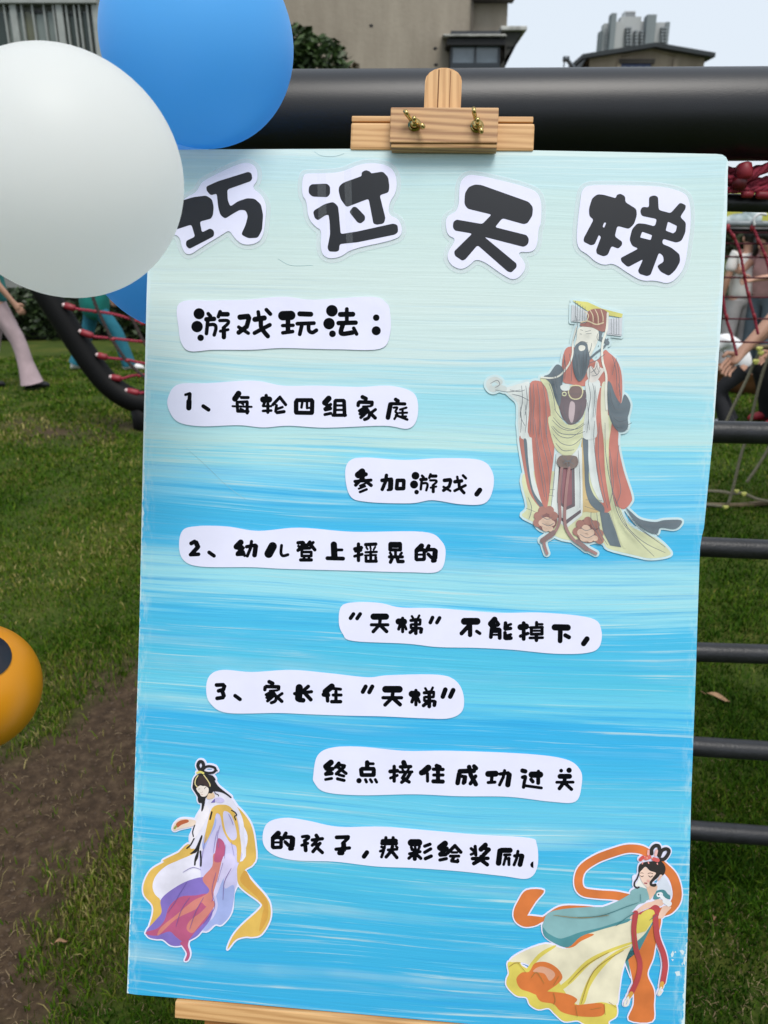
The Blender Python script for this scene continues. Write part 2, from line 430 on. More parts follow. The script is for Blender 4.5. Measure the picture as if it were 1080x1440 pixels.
tone = np.clip(np.where((dm[keep] > .12), .22, 0) + rng.beta(2, 3.2, n) + np.array([.34 * noise.noise(Vector((x * .9, y * .7, 9))) + .2 * noise.noise(Vector((x * 3, y * 3, 4))) + (.12 if y > 5.2 else 0) for x, y in zip(Xs[:], Ys[:])]), 0, 1)
ta = me.attributes.new('tone', 'FLOAT', 'POINT'); ta.data.foreach_set('value', np.repeat(tone, 5))
go = bpy.data.objects.new('grass', me); COL.objects.link(go)
tag(go, 'short green lawn grass with dry tips round the bare dirt patch', 'grass', kind='stuff')
# dry straw and crumbs on the dirt
V, F = [], []
STRAW = mat('dry_straw', (150, 130, 98), .8, .2, 60)
for i in range(1500):
    if i % 3 == 2: x, y = gnd(random.uniform(-40, 215), random.uniform(600, 960)).xy
    elif i % 3: x, y = gnd(random.uniform(-40, 215), random.uniform(930, 1440)).xy
    else: x, y = gnd(random.uniform(960, 1100), random.uniform(1050, 1440)).xy
    a = random.uniform(0, 6.3); L = random.uniform(.006, .026); z = ground_z(x, y) - .012 * dirt_at(x, y)
    v, f = tube_geo([(x, y, z + .003), (x + math.cos(a) * L * .5, y + math.sin(a) * L * .5, z + random.uniform(.004, .012)), (x + math.cos(a + .12) * L, y + math.sin(a + .12) * L, z + .003)], random.uniform(.0004, .0008), 3)
    o = len(V); V += v; F += [tuple(k + o for k in q) for q in f]
tag(mesh_obj('straw', V, F, STRAW), 'scattered dry straw and stems lying on the dirt and lawn', 'straw', kind='stuff')
V, F = [], []
for i in range(900):
    x, y = gnd(random.uniform(-60, 215), random.uniform(930, 1400)).xy
    if dirt_at(x, y) < .5: continue
    z = ground_z(x, y) - .012; r_ = random.uniform(.002, .007); o = len(V)
    for dx, dy, dz in [(1, 0, 0), (0, 1, 0), (-1, 0, 0), (0, -1, 0), (0, 0, .8), (0, 0, -1)]: V.append((x + dx * r_ * random.uniform(.6, 1.3), y + dy * r_ * random.uniform(.6, 1.3), z + dz * r_))
    F += [tuple(o + k for k in q) for q in [(0, 1, 4), (1, 2, 4), (2, 3, 4), (3, 0, 4), (1, 0, 5), (2, 1, 5), (3, 2, 5), (0, 3, 5)]]
tag(mesh_obj('dirt_crumbs', V, F, mat('soil_crumb', (88, 72, 58), .95, .25, 90)), 'small crumbs of soil scattered over the bare dirt patch', 'soil', kind='stuff')
# fallen leaves
LEAF = mat('dead_leaf', (158, 124, 92), .75, .2, 80)
def leaf(px, py, L, a, label):
    q = gnd(px, py); z = ground_z(q.x, q.y) + .02; V = []; F = []
    for i in range(7):
        s = i / 6; wv_ = math.sin(math.pi * min(1, s * 1.02)) * L * .17
        for k in (-1, 0, 1): V.append((s * L - L / 2, k * wv_, .006 * math.sin(s * 5) + abs(k) * .006))
    for i in range(6):
        for k in (0, 1): F.append((i * 3 + k, i * 3 + k + 1, i * 3 + 4 + k, i * 3 + 3 + k))
    V2, F2 = tube_geo([(-L * .5, 0, 0), (-L * .72, .004, .004)], .0012, 4); o = len(V); V += V2; F += [tuple(k + o for k in f) for f in F2]
    ob = mesh_obj('fallen_leaf', V, F, LEAF, smooth=True, loc=(q.x, q.y, z)); ob.rotation_euler = (.1, .15, a)
    return tag(ob, label, 'leaf')
leaf(1010, 984, .085, -.35, 'long tan fallen leaf on the lawn between the lower black rungs')
leaf(85, 1322, .03, .5, 'small curled brown leaf where the dirt meets the grass, bottom left')
leaf(1002, 1296, .03, 1.2, 'small pale leaf on the grass by the lower right corner of the poster')

# ------------------------------------------------------------------ poster board
m, t, p = new_mat('painted_board')
tc = N(t, 'ShaderNodeTexCoord'); sp = N(t, 'ShaderNodeSeparateXYZ'); t.links.new(tc.outputs['Object'], sp.inputs[0])
def mth(op, a, b=None, c=None):
    n = N(t, 'ShaderNodeMath', operation=op)
    for i, v in enumerate((a, b, c)):
        if v is None: continue
        if isinstance(v, (int, float)): n.inputs[i].default_value = v
        else: t.links.new(v, n.inputs[i])
    return n.outputs[0]
U, Vv = sp.outputs[0], sp.outputs[1]
def combo(x, y, z):
    c = N(t, 'ShaderNodeCombineXYZ')
    for i, v in enumerate((x, y, z)):
        if isinstance(v, (int, float)): c.inputs[i].default_value = v
        else: t.links.new(v, c.inputs[i])
    return c.outputs[0]
def nse(vec, s, det=4, rough=.55, dist=0):
    n = N(t, 'ShaderNodeTexNoise'); n.inputs['Scale'].default_value = s; n.inputs['Detail'].default_value = det; n.inputs['Roughness'].default_value = rough; n.inputs['Distortion'].default_value = dist
    t.links.new(vec, n.inputs[0]); return n.outputs[0]
# strokes bow slightly: y' = y + slow wave of x
slow = nse(combo(mth('MULTIPLY', U, 1.0), mth('MULTIPLY', Vv, 3.0), 0), 2.2, 1)
yb = mth('ADD', mth('ADD', Vv, mth('MULTIPLY', slow, .028)), mth('MULTIPLY', mth('MULTIPLY', U, U), -.06))
broad = nse(combo(mth('MULTIPLY', U, 1.6), mth('MULTIPLY', yb, 30), 1), 1.0, 4)
fine = nse(combo(mth('MULTIPLY', U, 2.8), mth('MULTIPLY', yb, 210), 2), 1.0, 6, .7)
hair = nse(combo(mth('MULTIPLY', U, 6), mth('MULTIPLY', yb, 420), 3), 1.0, 4, .7)
hN = mth('DIVIDE', Vv, BH)
g_ = mth('ADD', mth('ADD', hN, mth('MULTIPLY', mth('SUBTRACT', broad, .5), .10)), mth('MULTIPLY', mth('SUBTRACT', fine, .5), .10))
r = ramp(g_, [(0, (54, 165, 212)), (.10, (60, 171, 214)), (.17, (78, 182, 214)), (.205, (60, 173, 218)), (.235, (104, 194, 222)), (.28, (72, 181, 218)), (.34, (52, 169, 220)), (.375, (104, 196, 222)), (.41, (78, 185, 216)), (.46, (68, 179, 220)), (.49, (142, 208, 224)), (.52, (150, 210, 222)), (.55, (62, 175, 220)), (.59, (64, 175, 218)), (.62, (112, 194, 226)), (.655, (132, 204, 222)), (.67, (178, 214, 214)), (.69, (168, 212, 218)), (.72, (146, 206, 220)), (.77, (194, 215, 215)), (.84, (200, 217, 215)), (.90, (194, 214, 212)), (.95, (188, 213, 213)), (.98, (182, 212, 218)), (1, (202, 221, 221))])
# pale streaks in the lower two thirds
st = N(t, 'ShaderNodeMapRange'); st.inputs[1].default_value = .55; st.inputs[2].default_value = .66; t.links.new(fine, st.inputs[0])
st2 = N(t, 'ShaderNodeMapRange'); st2.inputs[1].default_value = .54; st2.inputs[2].default_value = .68; t.links.new(broad, st2.inputs[0])
low = N(t, 'ShaderNodeMapRange'); low.inputs[1].default_value = .95; low.inputs[2].default_value = .5; t.links.new(hN, low.inputs[0])
patchy = N(t, 'ShaderNodeMapRange'); patchy.inputs[1].default_value = .4; patchy.inputs[2].default_value = .62; t.links.new(nse(combo(mth('MULTIPLY', U, 5), mth('MULTIPLY', Vv, 9), 7), 1.3, 3), patchy.inputs[0])
k1 = mth('MULTIPLY', mth('MULTIPLY', mth('MAXIMUM', st.outputs[0], mth('MULTIPLY', st2.outputs[0], .4)), low.outputs[0]), mth('ADD', mth('MULTIPLY', patchy.outputs[0], .6), .28))
mx = N(t, 'ShaderNodeMix', data_type='RGBA'); t.links.new(k1, mx.inputs[0]); t.links.new(r.outputs[0], mx.inputs[6]); mx.inputs[7].default_value = (*lin((196, 216, 214)), 1)
# dragged darker blue streaks
dk = N(t, 'ShaderNodeMapRange'); dk.inputs[1].default_value = .47; dk.inputs[2].default_value = .3; t.links.new(fine, dk.inputs[0])
mx2 = N(t, 'ShaderNodeMix', data_type='RGBA'); t.links.new(mth('MULTIPLY', mth('MULTIPLY', dk.outputs[0], low.outputs[0]), .55), mx2.inputs[0]); t.links.new(mx.outputs[2], mx2.inputs[6]); mx2.inputs[7].default_value = (*lin((40, 150, 216)), 1)
hh = N(t, 'ShaderNodeMapRange'); hh.inputs[1].default_value = .3; hh.inputs[2].default_value = .7; hh.inputs[3].default_value = .93; hh.inputs[4].default_value = 1.05; t.links.new(hair, hh.inputs[0])
mu = N(t, 'ShaderNodeMix', data_type='RGBA', blend_type='MULTIPLY'); mu.inputs[0].default_value = 1
t.links.new(mx2.outputs[2], mu.inputs[6]); t.links.new(hh.outputs[0], mu.inputs[7])
edge = mth('ADD', mth('MULTIPLY', mth('SUBTRACT', nse(combo(mth('MULTIPLY', U, 60), mth('MULTIPLY', Vv, 60), 5), 1.5, 6, .7), .5), .009), mth('SUBTRACT', .2985, mth('ABSOLUTE', mth('ADD', U, mth('MULTIPLY', mth('SUBTRACT', .5, hN), 0)))))
er = N(t, 'ShaderNodeMapRange'); er.inputs[1].default_value = .0012; er.inputs[2].default_value = .0002; t.links.new(edge, er.inputs[0])
me_ = N(t, 'ShaderNodeMix', data_type='RGBA'); t.links.new(er.outputs[0], me_.inputs[0]); t.links.new(mu.outputs[2], me_.inputs[6]); me_.inputs[7].default_value = (*lin((204, 222, 226)), 1)
dab = N(t, 'ShaderNodeMapRange'); dab.inputs[1].default_value = .016; dab.inputs[2].default_value = .001; t.links.new(mth('SUBTRACT', .2985, mth('ABSOLUTE', U)), dab.inputs[0])
dn = N(t, 'ShaderNodeMapRange'); dn.inputs[1].default_value = .47; dn.inputs[2].default_value = .66; t.links.new(nse(combo(mth('MULTIPLY', U, 160), mth('MULTIPLY', Vv, 45), 11), 1.0, 5, .7), dn.inputs[0])
me2 = N(t, 'ShaderNodeMix', data_type='RGBA'); t.links.new(mth('MULTIPLY', mth('MULTIPLY', dab.outputs[0], dn.outputs[0]), .62), me2.inputs[0]); t.links.new(me_.outputs[2], me2.inputs[6]); me2.inputs[7].default_value = (*lin((192, 218, 222)), 1)
t.links.new(me2.outputs[2], p.inputs['Base Color']); p.inputs['Roughness'].default_value = .5; p.inputs['Specular IOR Level'].default_value = .3
bp = N(t, 'ShaderNodeBump'); bp.inputs['Strength'].default_value = .35; bp.inputs['Distance'].default_value = .0008
t.links.new(mth('ADD', fine, mth('MULTIPLY', hair, .5)), bp.inputs['Height']); t.links.new(bp.outputs[0], p.inputs['Normal'])
BOARDM = m
FOAM = mat('white_foam_edge', (222, 228, 230), .7, .06, 80, .2, 300)
board = empty('poster_board'); board.matrix_world = BM
tag(board, 'blue and white hand-painted game rules board with black Chinese lettering, standing on the wooden easel', 'sign board')
# panel outline with slightly battered corners, dents on the right edge
out = [(213, 211), (300, 210), (420, 209.5), (560, 209), (700, 210.5), (860, 213.5), (1008, 216.5), (1016, 217.5), (1021, 221), (1024.5, 228), (1023.5, 240), (1022.3, 300), (1015, 440), (1003, 610), (990, 742), (987, 754), (984.5, 770), (983.8, 785), (978, 960), (972, 1120), (969, 1250), (963.5, 1420), (962, 1466), (955, 1466.5), (800, 1452.5), (560, 1431), (300, 1407.5), (190, 1398.5), (178.5, 1396.5), (179, 1385), (188, 1140), (196, 880), (201, 640), (206, 420)]
pm = fill('panel', [out], 0, BOARDM, board, .005); pm.data.materials.append(FOAM)
for f in pm.data.polygons:
    if abs(f.normal.z) < .5: f.material_index = 1
# back sheet
bk = [Vector((*uv(x, y), -.0051)) for x, y in out]; tr = tessellate_polygon([bk])
mesh_obj('back_sheet', bk, [tuple(q) for q in tr], FOAM, board)
# a scratch and two creases pressed in the board
for pts in ([(262, 630), (290, 655), (318, 682), (345, 702)], [(391, 364), (405, 372), (418, 374), (440, 373)], [(442, 213), (452, 219), (470, 220), (484, 216)]):
    c = [Vector((*uv(x, y), .0001)) for x, y in catmull(pts, 5, False)]
    V, F = tube_geo(c, .00016, 4); mesh_obj('crease', V, F, mat('crease_grey', (150, 190, 198), .6), board)
ZP = .0011   # paper height above board
def strokes(s, x0, y0, k, fx=None):
    """'w x,y x,y; ...' in a zoomed view whose origin is x0,y0 and scale k -> capsules in photograph pixels"""
    out = []
    for q in s.split(';'):
        q = q.split()
        if len(q) < 2: continue
        pts = [tuple(float(v) for v in a.split(',')) for a in q[1:]]
        if len(pts) > 3: pts = catmull(pts, 4, False)
        out.append(('c', [(x0 + x / k, y0 + y / k) for x, y in pts], float(q[0]) / k))
    return out
def remap(pr, a, b):
    (ax0, ay0, ax1, ay1), (bx0, by0, bx1, by1) = a, b; sx, sy = (bx1 - bx0) / (ax1 - ax0), (by1 - by0) / (ay1 - ay0)
    return [('c', [(bx0 + (x - ax0) * sx, by0 + (y - ay0) * sy) for x, y in p[1]], p[2] * (sx + sy) / 2) for p in pr]
Z = {'A': (260, 420, 7.2), 'B': (400, 420, 7.2), 'C': (240, 535, 6), 'D': (400, 540, 5.684), 'E': (480, 645, 4.909), 'F': (250, 740, 5.4), 'G': (440, 745, 5.4), 'H': (470, 845, 5.4),
     'I': (640, 855, 5.143), 'J': (285, 940, 5.143), 'K': (435, 1050, 5.4), 'L': (625, 1060, 5.4), 'M': (365, 1150, 5.4), 'N': (560, 1160, 5.143)}
GL = {  # strip index, view, strokes
 '游': (0, 'A', '108 147,155;112 127,285;62 163,398;34 240,155 262,180;44 222,212 298,207;34 235,225 222,355;32 240,268 300,265 318,300 300,370;34 360,135 342,185;44 375,160 435,160;30 357,224 432,224 442,250 392,298;26 362,332 440,316;42 398,310 398,392'),
 '戏': (0, 'A', '52 562,190 640,182 648,200;44 648,215 628,285 548,345;32 548,290 645,352;34 745,137 757,215;50 712,212 806,198;42 772,210 775,290 810,345 842,382;38 708,350 862,268;36 828,115 868,158'),
 '玩': (0, 'B', '92 -14,175 66,172;44 38,200 38,335;32 -16,275 90,272;34 -14,348 85,335;48 158,156 268,160;36 133,256 300,250;36 178,270 157,362;36 246,270 250,325 285,345 325,322'),
 '法': (0, 'B', '114 482,125;112 453,255;64 488,358;36 633,108 633,235;48 568,162 693,160;42 550,250 722,245;44 592,268 572,340 600,358 690,345;34 703,302 732,360'),
 '：': (0, 'B', '62 930,195;88 930,327'),
 '1': (1, 'C', '20 128,122 165,110;30 164,118 160,180;42 158,178 156,232'),
 '、': (1, 'C', '30 278,218 322,248'),
 '每': (1, 'C', '46 575,112 545,156;24 600,145 656,145;22 565,185 648,180;24 563,190 568,258;24 568,260 655,262;24 648,185 648,275;15 525,218 685,224;15 595,188 615,203;15 592,240 612,248'),
 '轮': (1, 'C', '50 783,162 833,162;26 808,128 808,150;22 795,185 783,215;24 822,200 822,270;16 785,218 850,218;20 782,258 850,255;24 924,142 865,205;24 925,145 972,205;22 895,212 888,262;26 900,272 958,264;19 905,240 945,226'),
 '四': (1, 'D', '34 95,145 95,222;30 102,130 218,130;32 224,140 222,225;30 96,230 220,232;18 145,142 138,188;18 182,140 182,190;14 182,195 205,190'),
 '组': (1, 'D', '44 355,117 325,150;30 325,155 338,165;24 370,165 325,200;28 330,205 368,196;22 325,245 372,235;26 406,140 402,250;26 412,133 473,133;28 478,140 482,250;16 412,172 470,172;16 412,208 470,208;24 390,250 488,250'),
 '家': (1, 'D', '30 625,105 652,118;26 590,172 592,152;28 602,145 700,148;24 702,150 700,168;16 630,182 690,178;22 645,188 600,215;22 645,208 605,240;24 652,232 612,268;24 655,192 680,235 672,270 642,284;22 728,205 692,232;26 685,232 726,272'),
 '庭': (1, 'D', '28 890,125 908,136;24 855,158 962,160;36 848,165 828,268;16 875,190 902,190 888,222 902,238 880,280;18 892,250 982,285;16 975,190 925,205;16 945,205 945,255;15 918,232 980,230;16 925,262 972,260'),
 '参': (2, 'E', '40 115,112 145,88;34 118,118 150,116;26 130,95 170,108;20 95,157 205,148;22 150,130 100,182;22 160,148 206,184;13 130,187 165,172;13 122,207 165,190;16 130,230 175,212'),
 '加': (2, 'E', '22 312,115 305,160 283,212;24 282,150 345,142;34 342,152 340,205;16 338,214 322,216;24 387,152 382,205;24 387,150 430,150;24 432,155 430,205;24 386,207 428,206'),
 '2': (3, 'F', '28 105,130 130,116;34 142,125 155,155;30 152,162 112,205;26 100,215 160,212'),
 '幼': (3, 'F', '42 480,122 448,155;22 460,168 490,155;24 498,165 455,205;26 455,213 500,210;20 500,192 510,222;22 562,115 555,165 530,225;24 525,155 590,143;34 594,152 585,218'),
 '儿': (3, 'F', '62 722,152 692,208;20 790,145 785,200 800,224 838,215'),
 '登': (3, 'F', '24 915,125 955,125 935,160 915,182;18 918,150 932,165;24 980,150 1005,120;24 1000,125 1042,178;20 1030,122 1008,145;24 972,142 940,178;20 962,168 1005,166;19 943,195 1015,195;19 943,198 943,222;19 1015,198 1015,222;19 943,225 1015,225;16 958,235 966,250;16 1000,235 992,250;24 935,255 1015,255'),
 '上': (3, 'G', '46 160,112 165,208;20 185,152 222,152;28 112,215 230,218'),
 '摇': (3, 'G', '26 320,145 368,135;28 328,158 362,152;24 347,108 347,232;20 318,200 375,185;24 402,112 478,108;13 407,132 415,146;13 437,130 440,146;13 474,130 462,150;16 402,170 485,167;14 397,194 480,191;20 440,165 440,235;20 404,208 404,235;20 478,208 478,238;22 405,238 482,238'),
 '晃': (3, 'G', '26 590,105 662,105;26 587,110 587,150;26 664,110 664,150;15 592,128 642,128;22 592,152 658,152;20 628,160 628,200;18 587,175 596,188;18 674,175 664,188;22 582,205 680,205;24 606,208 590,245;26 640,208 648,240 684,240'),
 '的': (3, 'G', '38 825,122 797,150;26 785,155 785,220;24 795,152 842,152;24 846,158 846,220;14 790,188 840,188;24 790,226 842,224;26 880,122 860,160;26 870,150 922,150;38 929,162 926,210;30 912,234 925,232;24 876,185 900,210'),
 '“': (4, 'H', '26 147,98 125,130;26 198,98 175,132'),
 '天': (4, 'H', '46 300,118 393,118;22 283,180 408,180;24 350,135 345,180 297,232;26 350,183 398,230'),
 '梯': (4, 'H', '46 490,155 530,157;22 520,130 520,232;22 505,170 490,212;18 537,188 547,213;16 590,115 600,130;16 646,110 636,130;22 583,147 652,143;18 654,152 652,175;18 590,177 650,177;18 583,180 583,202;20 590,205 655,206;26 620,142 620,244;26 662,212 658,235;24 607,215 577,238'),
 '”': (4, 'H', '26 747,125 730,163;26 800,128 780,163'),
 '不': (4, 'I', '48 67,95 158,95;28 112,112 47,182;30 108,130 108,193;22 156,167 178,182'),
 '能': (4, 'I', '40 285,82 258,113;26 262,130 308,120;20 302,98 315,115;26 263,152 258,208;24 270,152 318,152;26 322,157 322,215;13 277,172 310,172;13 277,192 310,192;24 364,107 360,145;24 362,150 400,146;18 372,127 402,116;24 360,178 360,215;26 367,218 402,216;18 375,198 402,190'),
 '掉': (4, 'I', '42 472,137 512,132;26 495,108 495,222;22 472,202 525,182;20 588,103 588,130;15 595,116 630,116;20 545,141 630,138;20 550,142 550,185;20 628,142 628,185;14 560,163 620,163;20 550,188 628,187;18 540,215 632,213;24 587,190 587,232'),
 '下': (4, 'I', '44 720,138 812,140;32 760,150 758,236;28 796,196 822,210'),
 '，': (4, 'I', '36 952,222 928,256'),
 '3': (5, 'J', '26 103,118 150,116;26 160,127 152,150 118,160;28 145,165 155,195;26 148,208 107,214'),
 '长': (5, 'J', '50 700,137 695,213;22 667,180 788,166;24 765,128 737,152;26 742,178 783,223;32 702,226 728,228'),
 '在': (5, 'J', '42 935,128 890,165;26 882,185 902,172;20 945,143 998,148;24 900,180 905,232;30 877,187 908,190;20 945,190 1002,190;22 965,165 965,230;24 935,238 998,238'),
 '终': (6, 'K', '42 165,117 128,148;28 130,165 178,165;26 172,168 127,203;26 127,206 172,200;20 125,246 170,238;24 225,122 200,152;22 217,132 268,142;24 264,152 207,203;22 217,152 280,200;20 225,210 263,220;22 215,241 265,253'),
 '点': (6, 'K', '32 440,117 440,150;20 452,126 486,127;28 402,165 488,165;30 394,172 398,210;30 490,174 490,208;28 402,212 488,212;38 378,255;20 427,247 435,265;20 464,247 475,265;20 502,247 512,266'),
 '接': (6, 'K', '28 615,185 668,180;24 645,147 645,258;20 617,235 668,215;36 717,117 727,145;24 692,150 770,148;16 707,165 714,180;16 755,165 746,180;20 687,190 780,188;24 735,192 708,235 758,265;24 765,202 745,235 702,267'),
 '住': (6, 'K', '46 903,157 868,188;40 853,195;22 897,200 898,258;30 967,142 990,152;24 942,168 1015,170;22 945,212 1015,212;30 977,175 977,255;30 942,260 1013,262'),
 '成': (6, 'L', '34 112,150 100,218;34 117,130 222,126;24 127,167 160,172 155,212;28 152,188 145,218;32 187,97 200,160 238,228;26 236,167 197,223;30 225,92 240,107'),
 '功': (6, 'L', '44 332,150 388,148;24 360,165 356,212;22 332,215 383,212;22 456,125 446,175 418,232;24 422,150 483,142;38 491,157 480,232'),
 '过': (6, 'L', '32 592,125 612,130;24 592,175 614,172 605,215 600,250;20 620,240 735,256;46 662,155 725,155;22 713,130 713,150;28 711,165 711,218;26 657,192 670,208'),
 '关': (6, 'L', '26 885,125;38 945,122;36 877,168 948,168;20 852,213 975,212;26 916,180 905,215 872,260;24 916,222 963,266'),
 '孩': (7, 'M', '22 327,140 367,136 373,150 342,170;28 346,175 352,243;20 322,205 367,190;26 432,130 442,145;24 402,165 478,155;22 440,167 402,205;18 412,200 450,195;24 460,190 407,253;24 442,227 478,260'),
 '子': (7, 'M', '28 587,145 673,142;24 673,152 632,190;36 640,197 640,238;34 628,263 608,263;24 582,235 683,225'),
 '获': (7, 'M', '34 937,175 1033,172;22 960,147 960,195;22 1015,147 1015,198;28 932,190 1038,190;18 927,217 950,226;20 950,217 940,255 927,293;18 917,250 940,240;20 977,240 1043,235;24 1010,212 1000,250 962,293;24 1010,257 1043,298;15 1036,212 1048,222'),
 '彩': (7, 'N', '50 95,125 148,125;20 95,158 101,175;16 122,155 126,170;18 155,153 146,175;20 82,205 158,190;28 120,178 120,242;20 110,208 77,238;22 132,208 163,238;22 192,150 230,136;22 192,195 235,170;24 197,240 238,222'),
 '绘': (7, 'N', '42 338,132 302,160;28 304,170 335,166;26 352,167 302,208;26 305,213 343,210;22 302,250 348,240;24 410,147 357,200;24 412,150 452,193;16 387,195 425,195;20 377,222 438,222;22 405,225 387,253;22 387,257 428,262;16 430,247 434,260'),
 '奖': (7, 'N', '20 527,167 545,183;22 556,152 561,213;18 527,210 550,200;34 630,142 598,173;22 602,165 652,170;28 655,175 617,213;24 537,240 648,238;26 600,225 590,250 547,275;26 602,252 643,283'),
 '励': (7, 'N', '38 736,185 725,272;36 747,180 808,180;18 767,213 808,212;18 780,217 762,283;20 800,237 800,283;18 787,240 803,240;20 865,187 855,240 837,285;22 842,220 888,215;34 894,222 880,282')}
def bb(pr): return (min(x - p[2] / 2 for p in pr for x, y in p[1]), min(y - p[2] / 2 for p in pr for x, y in p[1]), max(x + p[2] / 2 for p in pr for x, y in p[1]), max(y + p[2] / 2 for p in pr for x, y in p[1]))
def zb(v, x0, y0, x1, y1): a, b, k = Z[v]; return (a + x0 / k, b + y0 / k, a + x1 / k, b + y1 / k)
REP = [(2, '游', zb('E', 475, 93, 665, 245)), (2, '戏', zb('E', 695, 108, 868, 245)), (2, '，', (667, 686, 678, 698)), (3, '、', zb('F', 228, 185, 290, 237)),
       (5, '、', zb('J', 225, 182, 284, 234)), (5, '家', zb('J', 440, 82, 586, 256)), (5, '“', (508, 962, 526, 976)), (5, '天', (536.5, 964.5, 567, 993)), (5, '梯', (575, 965, 614, 995.5)), (5, '”', (620, 966, 640, 982.5)),
       (7, '的', zb('M', 88, 95, 272, 246)), (7, '，', zb('M', 778, 243, 832, 306))]
STRIPS = [((230, 400, 2.842), '65,75 200,65 330,62 480,50 600,62 830,50 890,75 905,110 905,200 865,258 700,260 600,258 470,255 350,262 200,262 110,268 75,240 62,180'),
 ((230, 400, 2.842), '20,450 60,400 180,395 360,385 480,405 620,405 780,410 900,405 985,425 1015,465 1012,540 975,577 880,565 650,573 500,565 400,572 300,563 150,567 60,550 22,500'),
 ((230, 630, 2.25), '575,80 590,40 640,30 760,38 880,32 1000,38 1040,75 1042,130 1015,175 940,178 850,165 780,175 640,170 590,150'),
 ((230, 630, 2.25), '50,310 62,260 110,247 200,248 300,262 430,252 600,265 820,265 880,295 892,340 870,390 780,393 600,388 380,382 280,377 120,375 65,355'),
 ((460, 830, 2.7), '45,120 55,60 110,45 200,48 280,65 420,68 640,85 820,85 1000,105 1040,150 1032,215 980,238 860,240 700,225 560,218 420,215 300,202 100,192 60,165'),
 ((280, 930, 2.7), '28,110 40,55 90,32 200,40 350,32 500,45 640,60 720,52 900,50 970,70 1002,120 1000,185 950,215 850,215 700,208 560,205 420,200 300,195 110,195 45,160'),
 ((360, 1040, 2.25), '182,110 195,50 240,25 330,22 470,35 620,35 860,45 980,62 1025,95 1030,140 1010,195 930,195 800,180 640,178 500,172 330,175 220,165 185,135'),
 ((360, 1040, 2.25), '22,320 35,265 90,247 160,255 260,275 400,275 560,288 700,300 860,310 888,330 890,400 860,438 780,430 640,415 500,405 380,400 250,385 120,380 50,360')]
LAB = ['white paper strip with the heading 游戏玩法', 'white paper strip starting with numeral 1', 'short white paper strip 参加游戏', 'white paper strip starting with numeral 2', 'white paper strip with 不能掉下', 'white paper strip starting with numeral 3', 'white paper strip ending in 过关', 'lowest white paper strip ending in a clipped full stop']
def pts_of(s, x0, y0, k): return [(x0 + float(a.split(',')[0]) / k, y0 + float(a.split(',')[1]) / k) for a in s.split()]
strip_obs = []
for (v, s), lb in zip(STRIPS, LAB):
    o = fill('paper_strip', [catmull(pts_of(s, *v), 6)], ZP, PAPER, board, .0007); tag(o, lb); strip_obs.append(o)
prims = {c: strokes(s, *Z[v]) for c, (i, v, s) in GL.items()}
for c, (i, v, s) in GL.items(): shape('character', prims[c], .35, ZP + .00012, INK, strip_obs[i], grow=.3)
for i, c, dst in REP: shape('character', remap(prims[c], bb(prims[c]), dst), .35, ZP + .00012, INK, strip_obs[i], grow=.3)
fill('character', [[(560 + x / 5.143, 1160 + y / 5.143) for x, y in [(977, 259), (962, 266), (953, 285), (960, 301), (977, 309)]]], ZP + .00012, INK, strip_obs[7])
